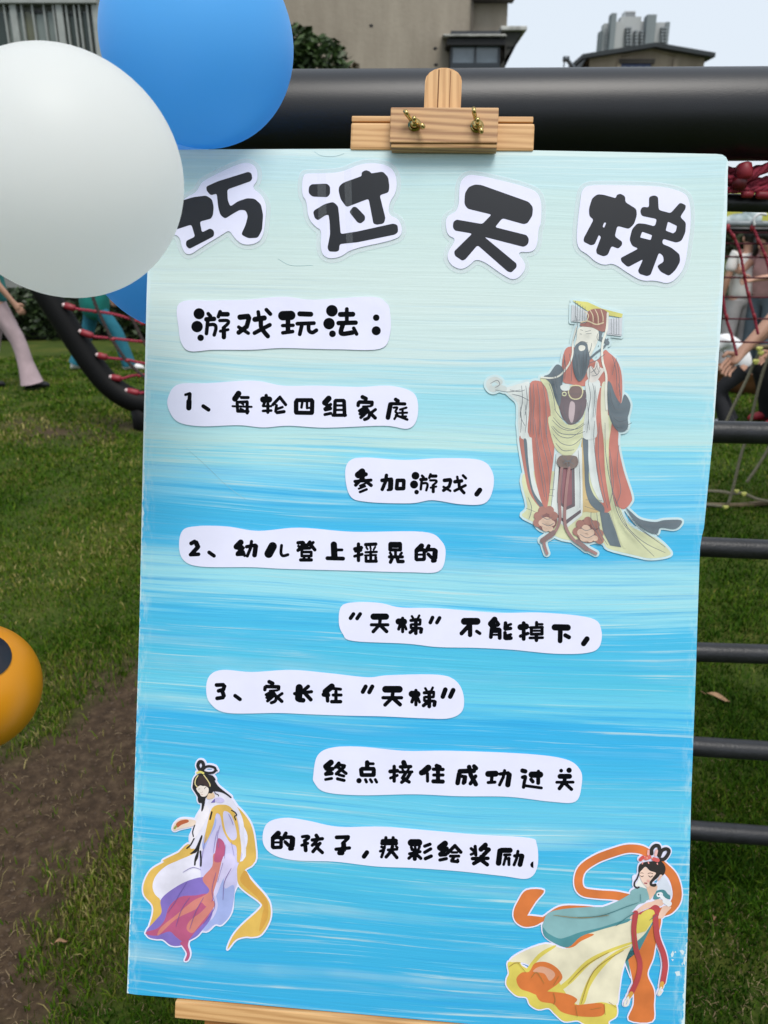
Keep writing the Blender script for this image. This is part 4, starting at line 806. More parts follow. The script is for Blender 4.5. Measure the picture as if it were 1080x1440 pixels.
OR = 'd9793c'; TE = '86b2b6'; TE2 = '4f8e96'; CW = 'e6deC2'.lower(); YL = 'dccb5e'; RD = 'b8474c'
wr = [
 ('ribbon', OR, '46', 'X', '735,362 640,342 540,335 460,320 436,270 455,200 530,145 620,110 700,88 770,92 810,110'),
 ('ribbon', OR, '50', 'X', '885,175 945,235 970,310 965,370 930,415 890,430'),
 ('ribbon', OR, 'p', 'X', '155,312 250,314 205,375 165,440 150,480 230,465 330,402 440,396 540,408 450,430 340,445 250,480 200,505 140,510 95,480 85,430 110,370'),
 ('ribbon', OR, 'p', 'Y', '270,5 150,42 100,20 85,-20 130,-15 200,-10'),
 ('ribbon', OR, 'p', 'Y', '700,200 720,180 840,20 885,10 855,140 840,220 810,305 845,390 845,470 835,560 710,552 735,470 735,380 722,300'),
 ('under_robe', TE2, 'q', 'Y', '700,180 770,170 840,30 820,0 740,60 690,240 720,320'),
 ('skirt_hem', YL, 'p', 'Y', '55,240 120,235 170,280 600,450 640,470 642,530 600,560 600,590 540,600 470,575 430,555 360,560 310,520 275,488 220,495 175,470 155,430 100,420 50,370 48,330 60,300'),
 ('skirt', CW, 'p', 'Y', '260,140 380,165 500,70 740,10 840,-5 800,80 730,150 695,220 670,300 655,400 640,470 560,455 430,470 350,380 300,290 190,260 130,240 65,235 120,190'),
 ('skirt_fold', YL, 'p', 'Y', '150,285 220,195 300,150 310,158 230,215 170,290', I),
 ('skirt_fold', YL, 'p', 'Y', '310,390 380,330 480,230 600,170 720,130 720,142 600,190 500,250 400,350 330,400', I),
 ('skirt_fold', YL, 'p', 'Y', '440,465 480,350 540,260 640,180 720,150 640,200 560,280 500,370 470,460', I),
 ('skirt_lining', OR, 'p', 'Y', '100,330 130,295 170,290 200,245 260,238 320,270 350,320 320,360 270,395 240,425 170,400 120,380'),
 ('skirt_lining', 'dba488', 'p', 'Y', '190,290 230,262 290,280 310,310 280,340 250,300', I),
 ('skirt_lining', OR, 'p', 'Y', '210,400 300,400 380,412 430,440 420,470 560,460 580,500 560,530 480,535 400,525 340,505 300,465 230,450'),
 ('skirt_lining', OR, 'p', 'Y', '365,160 380,130 430,100 480,85 520,90 450,125 410,155'),
 ('sleeve', TE, 'p', 'X', '720,330 770,305 810,330 800,375 760,390 720,430 640,470 560,520 480,545 300,560 260,540 240,500 290,460 400,430 540,410 640,375'),
 ('sleeve', TE, 'p', 'Y', '245,30 300,-40 560,-60 740,-30 700,20 560,60 450,100 380,158 300,132 250,90'),
 ('sleeve_fold', TE2, 'p', 'Y', '245,50 270,80 330,110 380,100 450,75 560,50 700,5 700,22 560,62 450,100 380,158 300,132 250,95', I),
 ('inner_robe', 'dfe6f4', 'p', 'W', '620,600 680,670 740,780 770,930 700,960 620,860 520,850 510,780 600,640'),
 ('inner_robe', 'f0efe8', 'p', 'W', '215,640 280,740 350,820 230,790 160,780 150,760 200,700'),
 ('bodice', TE, 'p', 'W', '70,890 130,830 230,800 340,830 370,900 380,1010 200,1045 130,1040'),
 ('sleeve', TE2, 'p', 'W', '500,870 580,840 650,850 700,910 740,940 740,1000 680,990 600,960 540,1000 460,1000 470,930'),
 ('neck', 'e9bfa6', 'p', 'W', '350,780 520,770 500,880 450,950 400,1010 380,930'),
 ('hand', 'ecc4b0', 'p', 'W', '440,1040 540,1000 640,1040 600,1110 500,1120 380,1150 250,1200 140,1320 60,1320 180,1180 330,1070'),
 ('arm', 'ecc4b0', 'p', 'W', '620,1120 700,1120 760,1140 690,1220 640,1290 600,1320 500,1320 560,1230'),
 ('waist_sash', RD, 'p', 'W', '150,1320 220,1230 380,1160 480,1095 560,1130 560,1200 500,1320'),
 ('apron', YL, 'p', 'W', '230,1320 270,1230 380,1170 470,1200 460,1320', I),
 ('apron', YL, 'q', 'Y', '760,-20 860,-20 835,20 800,70 745,85', I),
 ('rabbit', 'f2f3f8', '80', 'W', '550,925 580,920', I), ('rabbit', 'f2f3f8', '96', 'W', '660,1030 720,1075', I), ('rabbit_ear', 'dfe0f0', '34', 'W', '600,930 620,990', I), ('rabbit', 'f2f3f8', '60', 'W', '600,960 650,1010', I), ('rabbit_eye', '20242c', '26', 'W', '545,920 547,922', I),
 ('hair', '2c2624', 'p', 'W', '205,500 230,410 330,370 450,360 580,360 650,430 660,520 620,600 560,580 500,660 450,700 430,740 480,750 510,770 470,790 410,770 400,710 450,620 500,560 400,520 330,450 270,500 220,570'),
 ('hair_lock', '2c2624', '26', 'W', '215,570 185,650 145,710 140,770 180,810 215,795'),
 ('face', 'f0d0bf', 'p', 'W', '225,560 270,500 325,455 400,520 500,555 460,620 405,700 400,770 360,800 290,740 240,650'),
 ('ear', 'ecc4b0', '34', 'W', '590,600 545,670', I), 
 ('hair_lock', '2c2624', '44', 'W', '560,500 540,590 480,650 425,700 415,745 450,765 490,755', I),
 ('hair_loop', '2c2624', '62', 'W', '430,230 430,160 480,100 540,100 560,150 545,250'),
 ('hair_loop', '2c2624', '60', 'W', '575,330 640,320 700,250 720,180 670,150 600,180 560,270'),
 ('brow', '6a4a40', '10', 'W', '365,565 410,555 450,570', I), ('brow', '6a4a40', '9', 'W', '235,560 265,552 290,565', I), ('eye_line', '3a2828', '12', 'W', '375,600 410,625 445,605', I), ('eye_line', '3a2828', '11', 'W', '240,600 262,618 290,605', I), ('mouth', 'a84a58', '22', 'W', '310,725 345,730', I), ('cheek', 'eab0a4', '44', 'W', '365,690 375,692', I),
 ('flower', 'c9504a', '60', 'W', '240,330 280,290'), ('flower', 'd46a60', '66', 'W', '330,310 390,290'), ('flower', 'cf5a58', '66', 'W', '460,320 530,340'), ('flower_petal', 'e8a8a4', '40', 'W', '370,240 375,180'), ('flower_petal', 'e8b8b4', '50', 'W', '495,250 510,180'),
 ('flower_centre', 'f0b890', '20', 'W', '350,300 352,302', I), ('flower_centre', 'f0b890', '18', 'W', '440,300 442,302', I), ('flower_centre', 'f0b890', '18', 'W', '270,340 272,342', I), ('flower_petal', 'e89890', '22', 'W', '275,380 270,400', I), ('flower_petal', 'e89890', '22', 'W', '370,370 378,392', I), ('flower_petal', 'e89890', '22', 'W', '520,390 525,405', I),
 ('tassel_band', RD, '28', 'Y', '745,-30 735,60 745,160 768,240 758,320 722,400'),
 ('tassel_band', RD, '30', 'Y', '852,-10 862,100 895,190 905,260 892,345'),
 ('tassel_tip', GO2, '22', 'Y', '722,405 708,425'), ('tassel_tip', GO2, '22', 'Y', '888,350 884,370'),
 ('tassel_cord', 'ece6d8', '9', 'Y', '706,425 688,450 685,470 700,465 708,435'), ('tassel_cord', 'ece6d8', '9', 'Y', '884,372 870,400 872,412 885,395')]
for s in ['250,350 210,290 180,320', '110,240 150,290', '60,260 90,240 120,238', '300,400 310,440 300,465', '420,470 430,530', '330,310 300,360', '575,460 580,520', '640,480 600,450', '500,490 560,480', '600,180 480,250 380,350', '680,170 520,280 450,460', '735,60 745,160', '300,-20 450,-5 600,-20']: wr.append((L_, '9a7a3c', '3.5', 'Y', s, I))
for s in ['430,455 560,445 700,395 760,375', '770,330 772,370', '740,430 690,460 640,500', '820,470 860,440']: wr.append((L_, '3f767e', '4', 'X', s, I))
figure('cut-out of a woman in cream skirt with orange ribbon holding a white rabbit', wr, 1.9, PAPER, extra=[('X', '735,240 770,250 800,330 760,330 745,290'), ('X', '880,230 920,260 940,340 930,400 900,400 870,300'), ('W', '560,180 700,160 640,290 580,320'), ('W', '450,150 540,150 520,260 440,260')])
# chipped paint flecks near the lower right corner
fl = mat('bare_paint_fleck', (205, 222, 228), .6, .05)
for q in ['938,200 950,180 956,195 950,212 942,215', '955,190 965,182 968,192', '985,180 1000,175 1012,185 1005,205 995,195', '1008,215 1018,210 1016,262 1006,250', '960,295 985,290 990,315 970,318', '940,225 955,228 948,238', '1004,240 996,252 1002,262']:
    fill('paint_fleck', [pts_of(q, *FZ['Y'])], .00015, fl, board)

# ------------------------------------------------------------------ wooden easel (leans like the board; built in the board frame)
easel_base = (BO - BY * .78); easel_base.z = 0
easel = thing('easel', 'light pine artist easel holding the painted board, with brass wing nuts on its top clamp', 'easel', easel_base)
def bl(x, y, z): return BO + BX * x + BY * y + BN * z
def bbox_board(name, px0, py0, px1, py1, z0, z1, m, bev=.0015, shape_fn=None, parent=easel, zz=None):
    zr = z1 if zz is None else zz
    (u0, v1), (u1, v0) = uv(px0, py0, zr), uv(px1, py1, zr)
    bm = bmesh.new(); add_box(bm, u0, u1, v0, v1, z0, z1, None, bev); o = bm_obj(name, bm, m, parent)
    o.matrix_parent_inverse = Matrix(); o.matrix_basis = Matrix.Translation(easel_base).inverted() @ BM
    return o
vt = BH
# mast with rounded top, in two laminated halves
(u0, vtop), (u1, _) = uv(598.5, 94, -.012), uv(648, 150, -.012)
V = []; F = []; prof = [(u0, -.02)] + [(u0, vtop - .014)] + [((u0 + u1) / 2 - math.cos(a) * (u1 - u0) / 2, vtop - .014 + math.sin(a) * .014) for a in [R(k) for k in range(20, 161, 20)]] + [(u1, vtop - .014), (u1, -.02)]
n_ = len(prof)
for z in (-.012, -.034): V += [(x, y, z) for x, y in prof]
F = [tuple(range(n_))[::-1], tuple(range(n_, 2 * n_))] + [(i, (i + 1) % n_, (i + 1) % n_ + n_, i + n_) for i in range(n_)]
o = mesh_obj('mast', V, F, WOODY, easel); o.matrix_basis = Matrix.Translation(easel_base).inverted() @ BM
bmm = bmesh.new(); bmm.from_mesh(o.data); bmesh.ops.recalc_face_normals(bmm, faces=bmm.faces); bmesh.ops.bevel(bmm, geom=[e for e in bmm.edges if abs(e.verts[0].co.z - e.verts[1].co.z) < 1e-6], offset=.0015, segments=2, affect='EDGES'); bmm.to_mesh(o.data); bmm.free()
gr = mat('wood_groove', (120, 78, 40), .8)
um = u0 + (u1 - u0) * .37
def strip(name, x0, x1, y0, y1, z0, z1, m, bev=0):
    bm = bmesh.new(); add_box(bm, x0, x1, y0, y1, z0, z1, None, bev); q = bm_obj(name, bm, m, easel); q.matrix_basis = Matrix.Translation(easel_base).inverted() @ BM; return q
strip('glue_line', um - .0006, um + .0006, vt - .02, vtop - .003, -.0122, -.0115, gr)
strip('glue_line', um + .012, um + .0126, vt - .02, vtop - .004, -.0122, -.0117, gr)
# cross rail behind the clamp, with its stepped upper edge
bbox_board('cross_rail', 493.5, 172, 750.5, 212, -.0118, .002, WOODX, .0025)
bbox_board('cross_rail_step', 494.5, 162.5, 750, 171.6, -.0118, -.001, WOODX, .0012, zz=-.001)
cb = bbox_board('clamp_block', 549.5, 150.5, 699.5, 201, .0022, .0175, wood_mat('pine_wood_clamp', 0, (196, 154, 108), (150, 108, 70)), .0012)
cl2 = bbox_board('clamp_shadow_lip', 549.8, 201.4, 698.8, 208.4, .0022, .0158, wood_mat('pine_wood_shadow_tone', 0, (182, 142, 88), (140, 100, 56)), .001)  # bevel under the clamp block, its shadow put into a darker wood colour
cb.data.transform(Matrix.Rotation(R(-1.5), 4, 'Z') if False else Matrix())
def wingnut(px, py, tilt):
    u, v = uv(px, py, .02)
    root = empty('wing_nut', parent=easel); root.matrix_basis = Matrix.Translation(easel_base).inverted() @ BM @ Matrix.Translation((u, v, .0176)) @ Matrix.Rotation(R(tilt), 4, 'Z')
    bm = bmesh.new()
    bmesh.ops.create_cone(bm, segments=16, radius1=.0048, radius2=.0036, depth=.006, cap_ends=True, matrix=Matrix.Translation((0, 0, .003)))
    bmesh.ops.create_cone(bm, segments=12, radius1=.0019, radius2=.0019, depth=.014, cap_ends=True, matrix=Matrix.Translation((0, 0, .007)))
    bmesh.ops.create_cone(bm, segments=18, radius1=.0062, radius2=.0062, depth=.001, cap_ends=True, matrix=Matrix.Translation((0, 0, .0005)))
    o = bm_obj('hub', bm, BRASS, root, True)
    for s in (1, -1):
        V, F = tube_geo([(s * .002, 0, .003), (s * .006, 0, .0055), (s * .0092, 0, .009), (s * .0105, 0, .0125)], [.0028, .0025, .003, .0027], 8)
        bm = bmesh.new(); me_ = bpy.data.meshes.new('w'); me_.from_pydata([tuple(v) for v in V], [], F)
        bm.from_mesh(me_); bmesh.ops.scale(bm, vec=(1, .7, 1), verts=bm.verts); bm_obj('wing', bm, BRASS, root, True)
    root.scale = (1.1, 1.1, 1.1); return root
wingnut(583, 174, -38); wingnut(671, 176, -68)
# lower ledge, front legs, back leg
(ul, _), (ur, _) = uv(246, 1410, .004), uv(900, 1470, .004)
strip('ledge', ul, ur, -.0195, -.0012, -.034, .004, WOODX, .0015)
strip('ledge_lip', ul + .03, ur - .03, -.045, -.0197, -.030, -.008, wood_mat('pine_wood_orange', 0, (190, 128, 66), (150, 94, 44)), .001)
def leg(p0, p1, w, d):
    p0, p1 = Vector(p0), Vector(p1); L = (p1 - p0).length; bm = bmesh.new(); add_box(bm, -w / 2, w / 2, -d / 2, d / 2, 0, L, None, .0015)
    q = (p1 - p0).to_track_quat('Z', 'Y'); o = bm_obj('leg', bm, wood_mat('pine_wood_leg', 2) if 'pine_wood_leg' not in bpy.data.materials else bpy.data.materials['pine_wood_leg'], easel)
    o.matrix_basis = Matrix.Translation(Vector(p0) - easel_base) @ q.to_matrix().to_4x4(); return o
hd = lambda x: (bl(x, 0, 0) - BY * ((bl(x, 0, 0).z) / BY.z))
leg(hd(-.27) + Vector((0, .04, 0)), bl(-.03 + .0, .86, -.05), .03, .018)
leg(hd(.31) + Vector((0, .04, 0)), bl(.05, .86, -.05), .03, .018)
f0 = bl(.02, .8, -.055); leg((f0.x, f0.y + .78, 0), f0, .03, .018)

# ------------------------------------------------------------------ balloons
def latex(name, col, rough=.32, tr=.35, sheen=.25):
    m, t, p = new_mat(name); p.inputs['Base Color'].default_value = (*lin(col), 1); p.inputs['Roughness'].default_value = rough
    p.inputs['Specular IOR Level'].default_value = .35; p.inputs['Sheen Weight'].default_value = sheen; p.inputs['Sheen Roughness'].default_value = .4
    tl = N(t, 'ShaderNodeBsdfTranslucent'); tl.inputs[0].default_value = (*lin(col), 1)
    ms = N(t, 'ShaderNodeMixShader'); ms.inputs[0].default_value = tr
    out_ = [n for n in t.nodes if n.type == 'OUTPUT_MATERIAL'][0]
    t.links.new(p.outputs[0], ms.inputs[1]); t.links.new(tl.outputs[0], ms.inputs[2]); t.links.new(ms.outputs[0], out_.inputs[0])
    return m
def balloon(px, py, r, dep, m, label, axis, group, sq=1.05):
    c = depth_pt(px, py, dep); axis = Vector(axis).normalized(); Rr = r / FPX * dep
    bm = bmesh.new(); bmesh.ops.create_uvsphere(bm, u_segments=72, v_segments=48, radius=1)
    for v in bm.verts:
        z = v.co.z
        if z < -.2: k = 1 - .10 * (-(z + .2) / .8) ** 2; v.co.x *= k; v.co.y *= k
        if z < -.9: v.co.z -= (-(z + .9)) * .6
    for v in bm.verts: v.co = Vector((v.co.x * Rr, v.co.y * Rr, v.co.z * Rr * sq))
    q = axis.to_track_quat('Z', 'Y').to_matrix().to_4x4()
    root = thing('balloon', label, 'balloon', c, group)
    bm.transform(q); bm_obj('latex_skin', bm, m, root, True)
    V, F = [], []; prof = [(.006, 0), (.004, -.004), (.0075, -.009), (.0045, -.013), (.009, -.02), (.011, -.022)]
    bm2 = bmesh.new(); me_ = bpy.data.meshes.new('k'); pts = [q @ Vector((0, 0, -Rr * (sq + .055) + z)) for _, z in prof]
    V, F = tube_geo(pts, [a for a, _ in prof], 12); mesh_obj('knot', V, F, m, root, True)
    return root
WB = latex('white_latex', (247, 247, 245), .42, .62); BB = latex('blue_latex', (122, 205, 254), .45, .6); OB = latex('orange_latex', (206, 134, 18), .36, .04, 0)
gb = 'balloons tied beside the painted board'
balloon(90, 249, 164, .62, WB, 'large white balloon in front of the upper left corner of the board', (-.1, -1, .35), gb, 1.0)
balloon(279, 63, 133, .80, BB, 'bright blue balloon above the upper left corner of the board, behind the white one', (.1, -1, .3), gb, 1.02)
balloon(247, 336, 127, .99, BB, 'blue balloon mostly hidden between the white balloon and the board edge', (.8, -.6, .35), gb, 1.0)
ob = balloon(-37, 967, 90, .80, OB, 'small orange balloon with a black printed patch at the left edge, over the bare dirt', (-.1, -1, .5), gb, 1.0)
# black print on the orange balloon
c = ob.location; Rr = 90 / FPX * .80 * 1.015; d0 = (depth_pt(-14, 888, .735) - c).normalized()
u_ = d0.orthogonal().normalized(); v_ = d0.cross(u_); V = [d0 * Rr * 1.012]; F = []
for ring in range(1, 6):
    for k in range(28):
        a = 2 * math.pi * k / 28; th = R(4.5 * ring); V.append((d0 * math.cos(th) + (u_ * math.cos(a) + v_ * math.sin(a)) * math.sin(th)) * Rr * 1.012)
for k in range(28): F.append((0, 1 + k, 1 + (k + 1) % 28))
for ring in range(4):
    for k in range(28): a0 = 1 + ring * 28; F.append((a0 + k, a0 + 28 + k, a0 + 28 + (k + 1) % 28, a0 + (k + 1) % 28))
mesh_obj('black_patch', V, F, mat('black_print', (22, 24, 34), .3), ob, True)

# ------------------------------------------------------------------ black steel climbing frame behind the board
YF = 1.45
frame = thing('climbing_frame', 'black steel climbing frame with a thick top pipe and ladder rungs, behind the board', 'climbing frame', (.1, YF, 0))
zc = lambda py: at(540, py, YF).z
zt, zb_ = zc(98.5), zc(230); rp = (zt - zb_) / 2 * 1.0
def pipe(name, pts, r, m, parent, seg=32):
    V, F = tube_geo(pts, r, seg); return mesh_obj(name, V, F, m, parent, True)
ztop = (zt + zb_) / 2
pipe('top_pipe', [(-2.2, YF + .02, ztop + .0), (-.7, YF + .01, ztop), (.1, YF, ztop + .002), (.8, YF - .01, ztop + .004), (2.6, YF - .03, ztop + .006)], rp, BLACKM, frame, 48)
def slope_rung(name, yl, yr, thick, Y=YF, xl=.05, xr=2.3, m=RUNGM):
    # yl, yr: photo heights at px 985 and 1080
    a, b = at(985, yl, Y), at(1080, yr, Y); s = (b.z - a.z) / (b.x - a.x)
    r = thick / 2 / FPX * (a - EYE).length * .97
    return pipe(name, [(x, Y, a.z + (x - a.x) * s) for x in (xl, a.x, b.x, xr)], r, m, frame, 20)
slope_rung('second_pipe', 284, 286.5, 21)
for yl, yr, th in [(607, 609, 30), (769, 773, 27), (917, 920, 26), (1050, 1056, 25), (1168.5, 1175.5, 24)]:
    slope_rung('rung', yl, yr, th)
for x in (.05, 2.3):
    pipe('post', [(x, YF, -.1), (x, YF, ztop)], .03, BLACKM, frame, 20)
# thick red ropes lashed between the two upper pipes
rp_ = lambda pts, Y=YF - .02: [at(x, y, Y + (q[0] if q else 0)) for x, y, *q in pts]
rope('lashing_rope', rp_([(985, 250), (1020, 240), (1045, 243), (1075, 236), (1140, 225)], YF), .0075, REDR, frame)
rope('lashing_rope', rp_([(985, 262), (1024, 256), (1042, 258), (1090, 252)], YF + .005), .0075, REDR, frame)
rope('lashing_rope', rp_([(1042, 254), (1060, 245), (1082, 234), (1130, 212)], YF - .035), .0082, REDR, frame)
rope('lashing_rope', rp_([(1040, 263), (1062, 257), (1090, 258), (1140, 255)], YF - .02), .0082, REDR, frame)
rope('lashing_rope', rp_([(985, 268), (1025, 267), (1060, 266), (1140, 265)], YF - .025), .0062, REDR, frame)
rope('lashing_rope', rp_([(985, 246), (1024, 250), (1040, 262), (1050, 270)], YF - .03), .007, REDR, frame)
def sleeve(name, a, b, r, m, parent, rr=None):
    a, b = Vector(a), Vector(b); V, F = tube_geo([a, a.lerp(b, .12), a.lerp(b, .5), a.lerp(b, .88), b], [r * .6, r * .95, r, r * .95, r * .6], 14); return mesh_obj(name, V, F, m, parent, True)
sleeve('rope_clamp', at(1046, 229, YF - .04), at(1048, 252, YF - .045), .013, REDP, frame)
sleeve('rope_sleeve', at(1043, 273, YF - .03), at(1059, 273.5, YF - .03), .0062, REDP, frame)
sleeve('rope_sleeve', at(1063, 274, YF - .03), at(1092, 275, YF - .03), .0072, REDP, frame)
sleeve('rope_clamp', at(1041, 248, YF - .04), at(1039, 266, YF - .035), .012, mat('dark_red_plastic', (90, 14, 24), .4), frame)
settle(frame)

# ------------------------------------------------------------------ rope net frame far left: bent pipe with red net
YL = 6.4
FRAMEB = mat('matt_black_pipe', (9, 9, 11), .6, .2, 9, spec=.2)
nf = thing('net_frame', 'bent black pipe with red rope netting on the lawn left of the board', 'climbing net', at(195, 597, YL).xy.to_3d())
cl_ = [(20, 300), (33, 352), (62, 408), (85, 444), (110, 483), (134, 518), (156, 543), (184, 561), (215, 568), (300, 575), (420, 580)]
pipe('bent_pipe', spline3([at(x, y, YL) for x, y in cl_], 6), .098, FRAMEB, nf, 20)
pipe('support_post', [at(197, 566, YL), (at(197, 566, YL).x + .01, YL, -.1)], .085, FRAMEB, nf, 16)
def fer(px, py, ex, ey):
    sleeve('ferrule', at(px, py, YL - .05), at(ex, ey, YL - .05), .027, REDP, nf)
    ball('bolt_cap', at(px, py, YL - .06), .017, mat('pale_cap', (215, 190, 190), .4), nf)
rows = [[(90, 429), (105, 434), (135, 438), (165, 443), (215, 457), (300, 470)], [(113, 466), (130, 473), (160, 476), (203, 481), (300, 490)], [(137, 499), (150, 503), (180, 506), (203, 511), (300, 522)], [(156, 530), (170, 533), (203, 527), (300, 536)], [(178, 549), (195, 553), (215, 552), (300, 560)]]
for rw in rows:
    fer(*rw[0], rw[1][0] + 1, rw[1][1]); rope('net_rope', [at(x, y, YL - .05) for x, y in rw], .012, REDR, nf)
for pts, mm in [([(120, 380), (133, 425), (144, 450), (158, 478), (179, 508), (203, 530), (240, 556)], GREYR), ([(170, 420), (190, 456), (202, 480), (230, 520), (250, 550)], GREYR)]:
    rope('cross_rope', [at(x, y, YL - .06) for x, y in pts], .014, mat('dark_rope', (62, 50, 48), .8, .2, 120), nf)
for x, y in [(134, 438), (158, 477), (179, 507), (199, 480), (196, 528), (201, 455)]:
    ball('net_joint', at(x, y, YL - .06), .019, REDP, nf, (1.3, .8, .8))
settle(nf)

# ------------------------------------------------------------------ right: second climbing structure with net and rope bridge
YN = 3.6
net = thing('rope_net', 'red rope climbing net hung from a grey rail, right of the board', 'climbing net', (2.0, YN, 0))
pipe('rail', [at(960, 314, YN), at(1200, 316, YN)], .013, mat('galvanised_rail', (128, 136, 140), .4, .1, 30), net, 16)
pipe('rail', [at(960, 322, YN + .05), at(1200, 324, YN + .05)], .01, BLACKM, net, 12)
for pts in [[(1023, 319), (1034, 338), (1041, 356), (1046, 384), (1052, 414), (1061, 447), (1066, 470)], [(1058, 319), (1067, 338), (1076, 360), (1083, 385), (1090, 420)], [(985, 330), (1000, 365), (1015, 412), (1021, 447), (1030, 475), (1036, 500)]]:
    rope('net_rope', [at(x, y, YN) for x, y in pts], .0065, REDR, net)
for yl, yr in [(325, 327), (340, 343), (359, 362), (388, 391), (416, 418), (447, 448), (478, 482)]:
    rope('net_rope', [at(960, yl, YN + .012), at(1040, (yl + yr) / 2 + 1, YN + .012), at(1130, yr, YN + .012)], .0042, mat('dark_red_rope', (84, 26, 38), .8, .2, 120), net)
for x, y in [(1032, 334), (1041, 358), (1047, 388), (1053, 415), (1061, 446), (1066, 340), (1076, 360), (1015, 415), (1022, 447), (1030, 478)]:
    sleeve('rope_joint', at(x - 1, y - 5, YN - .01), at(x + 1, y + 3, YN - .01), .0072, REDP, net)
for x in (1023, 1058): ball('rope_ferrule', at(x, 320, YN - .01), .011, REDP, net, (1, 1, 1.5))
tube('white_hook', spline3([at(1061, 317, YN - .02), at(1060, 308, YN - .02), at(1068, 301, YN - .02), at(1078, 302, YN - .02)], 5), .006, mat('white_hook', (215, 215, 215), .4), net, 8)
for x in (960, 1200): pipe('net_post', [(at(x, 315, YN).x, YN, -.1), at(x, 312, YN)], .03, BLACKM, net, 14)
settle(net)
YB = 4.3
br = thing('rope_bridge', 'grey rope bridge with pale yellow ties and a slim log, seen through the upper rungs', 'rope bridge', (2.3, YB, 0))
GP = [[(1090, 480), (1074, 520), (1062, 565), (1052, 610), (1042, 640), (1030, 690), (1024, 708)], [(1072, 492), (1062, 507), (1048, 538), (1034, 566), (1021, 594), (1010, 618)], [(1100, 590), (1080, 632), (1066, 655), (1050, 678)],
      [(985, 690), (1013, 691), (1030, 694), (1046, 694), (1066, 702), (1110, 710)], [(975, 708), (1020, 713), (1034, 722), (1048, 734), (1057, 739), (1078, 735), (1120, 734)]]
for g_pts in GP: rope('bridge_rope', [at(x, y, YB) for x, y in g_pts], .009, GREYR, br)
pipe('log', spline3([at(965, 709, YB + .03), at(1030, 711, YB + .03), at(1078, 707, YB + .03), at(1130, 703, YB + .03)], 4), .016, mat('peeled_wood', (120, 104, 78), .8, .2, 30, .3, 100), br, 10)
pipe('log', [at(1052, 489, YB + .03), at(1078, 488, YB + .03), at(1130, 487, YB + .03)], .014, mat('peeled_wood', (120, 104, 78)), br, 10)
for x, y, s in [(1068, 490, 1.2), (1070, 496, 1.2), (1063, 508, 1.3), (1046, 694, 1.1), (1020, 713, 1.2), (1036, 690, .8)]:
    for k in range(3): ball('tie', at(x + k * 1.6 - 1.5, y + (k % 2) * 2, YB - .02), .010 * s, YEL, br, (1, .8, .9), 10)
for k in range(5): ball('rope_knot', at(1050 + k * 3.4, 738 + (k % 2), YB - .01), .022, GREYR, br, (.7, 1, 1.1), 10)
for x in (1200, 930): pipe('bridge_post', [(at(x, 480, YB).x, YB, -.1), at(x, 470, YB)], .03, mat('peeled_wood', 0), br, 12)
settle(br)

# ------------------------------------------------------------------ people
def skin_mesh(name, V, E, rad, m, parent, root=0, lv=2):
    me = bpy.data.meshes.new(name); me.from_pydata([tuple(v) for v in V], E, []); o = bpy.data.objects.new(name, me); COL.objects.link(o)
    md = o.modifiers.new('s', 'SKIN'); md.use_smooth_shade = True
    if not me.skin_vertices: me.attributes.new
    for i, r_ in enumerate(rad):
        sv = me.skin_vertices[0].data[i]; sv.radius = r_ if isinstance(r_, tuple) else (r_, r_); sv.use_root = (i == root)
    sb = o.modifiers.new('d', 'SUBSURF'); sb.levels = lv; sb.render_levels = lv
    dg = bpy.context.evaluated_depsgraph_get(); nm = bpy.data.meshes.new_from_object(o.evaluated_get(dg)); o.modifiers.clear(); old = o.data; o.data = nm; bpy.data.meshes.remove(old)
    nm.name = name; nm.materials.clear(); nm.materials.append(m); nm.polygons.foreach_set('use_smooth', [True] * len(nm.polygons)); o.parent = parent
    return o
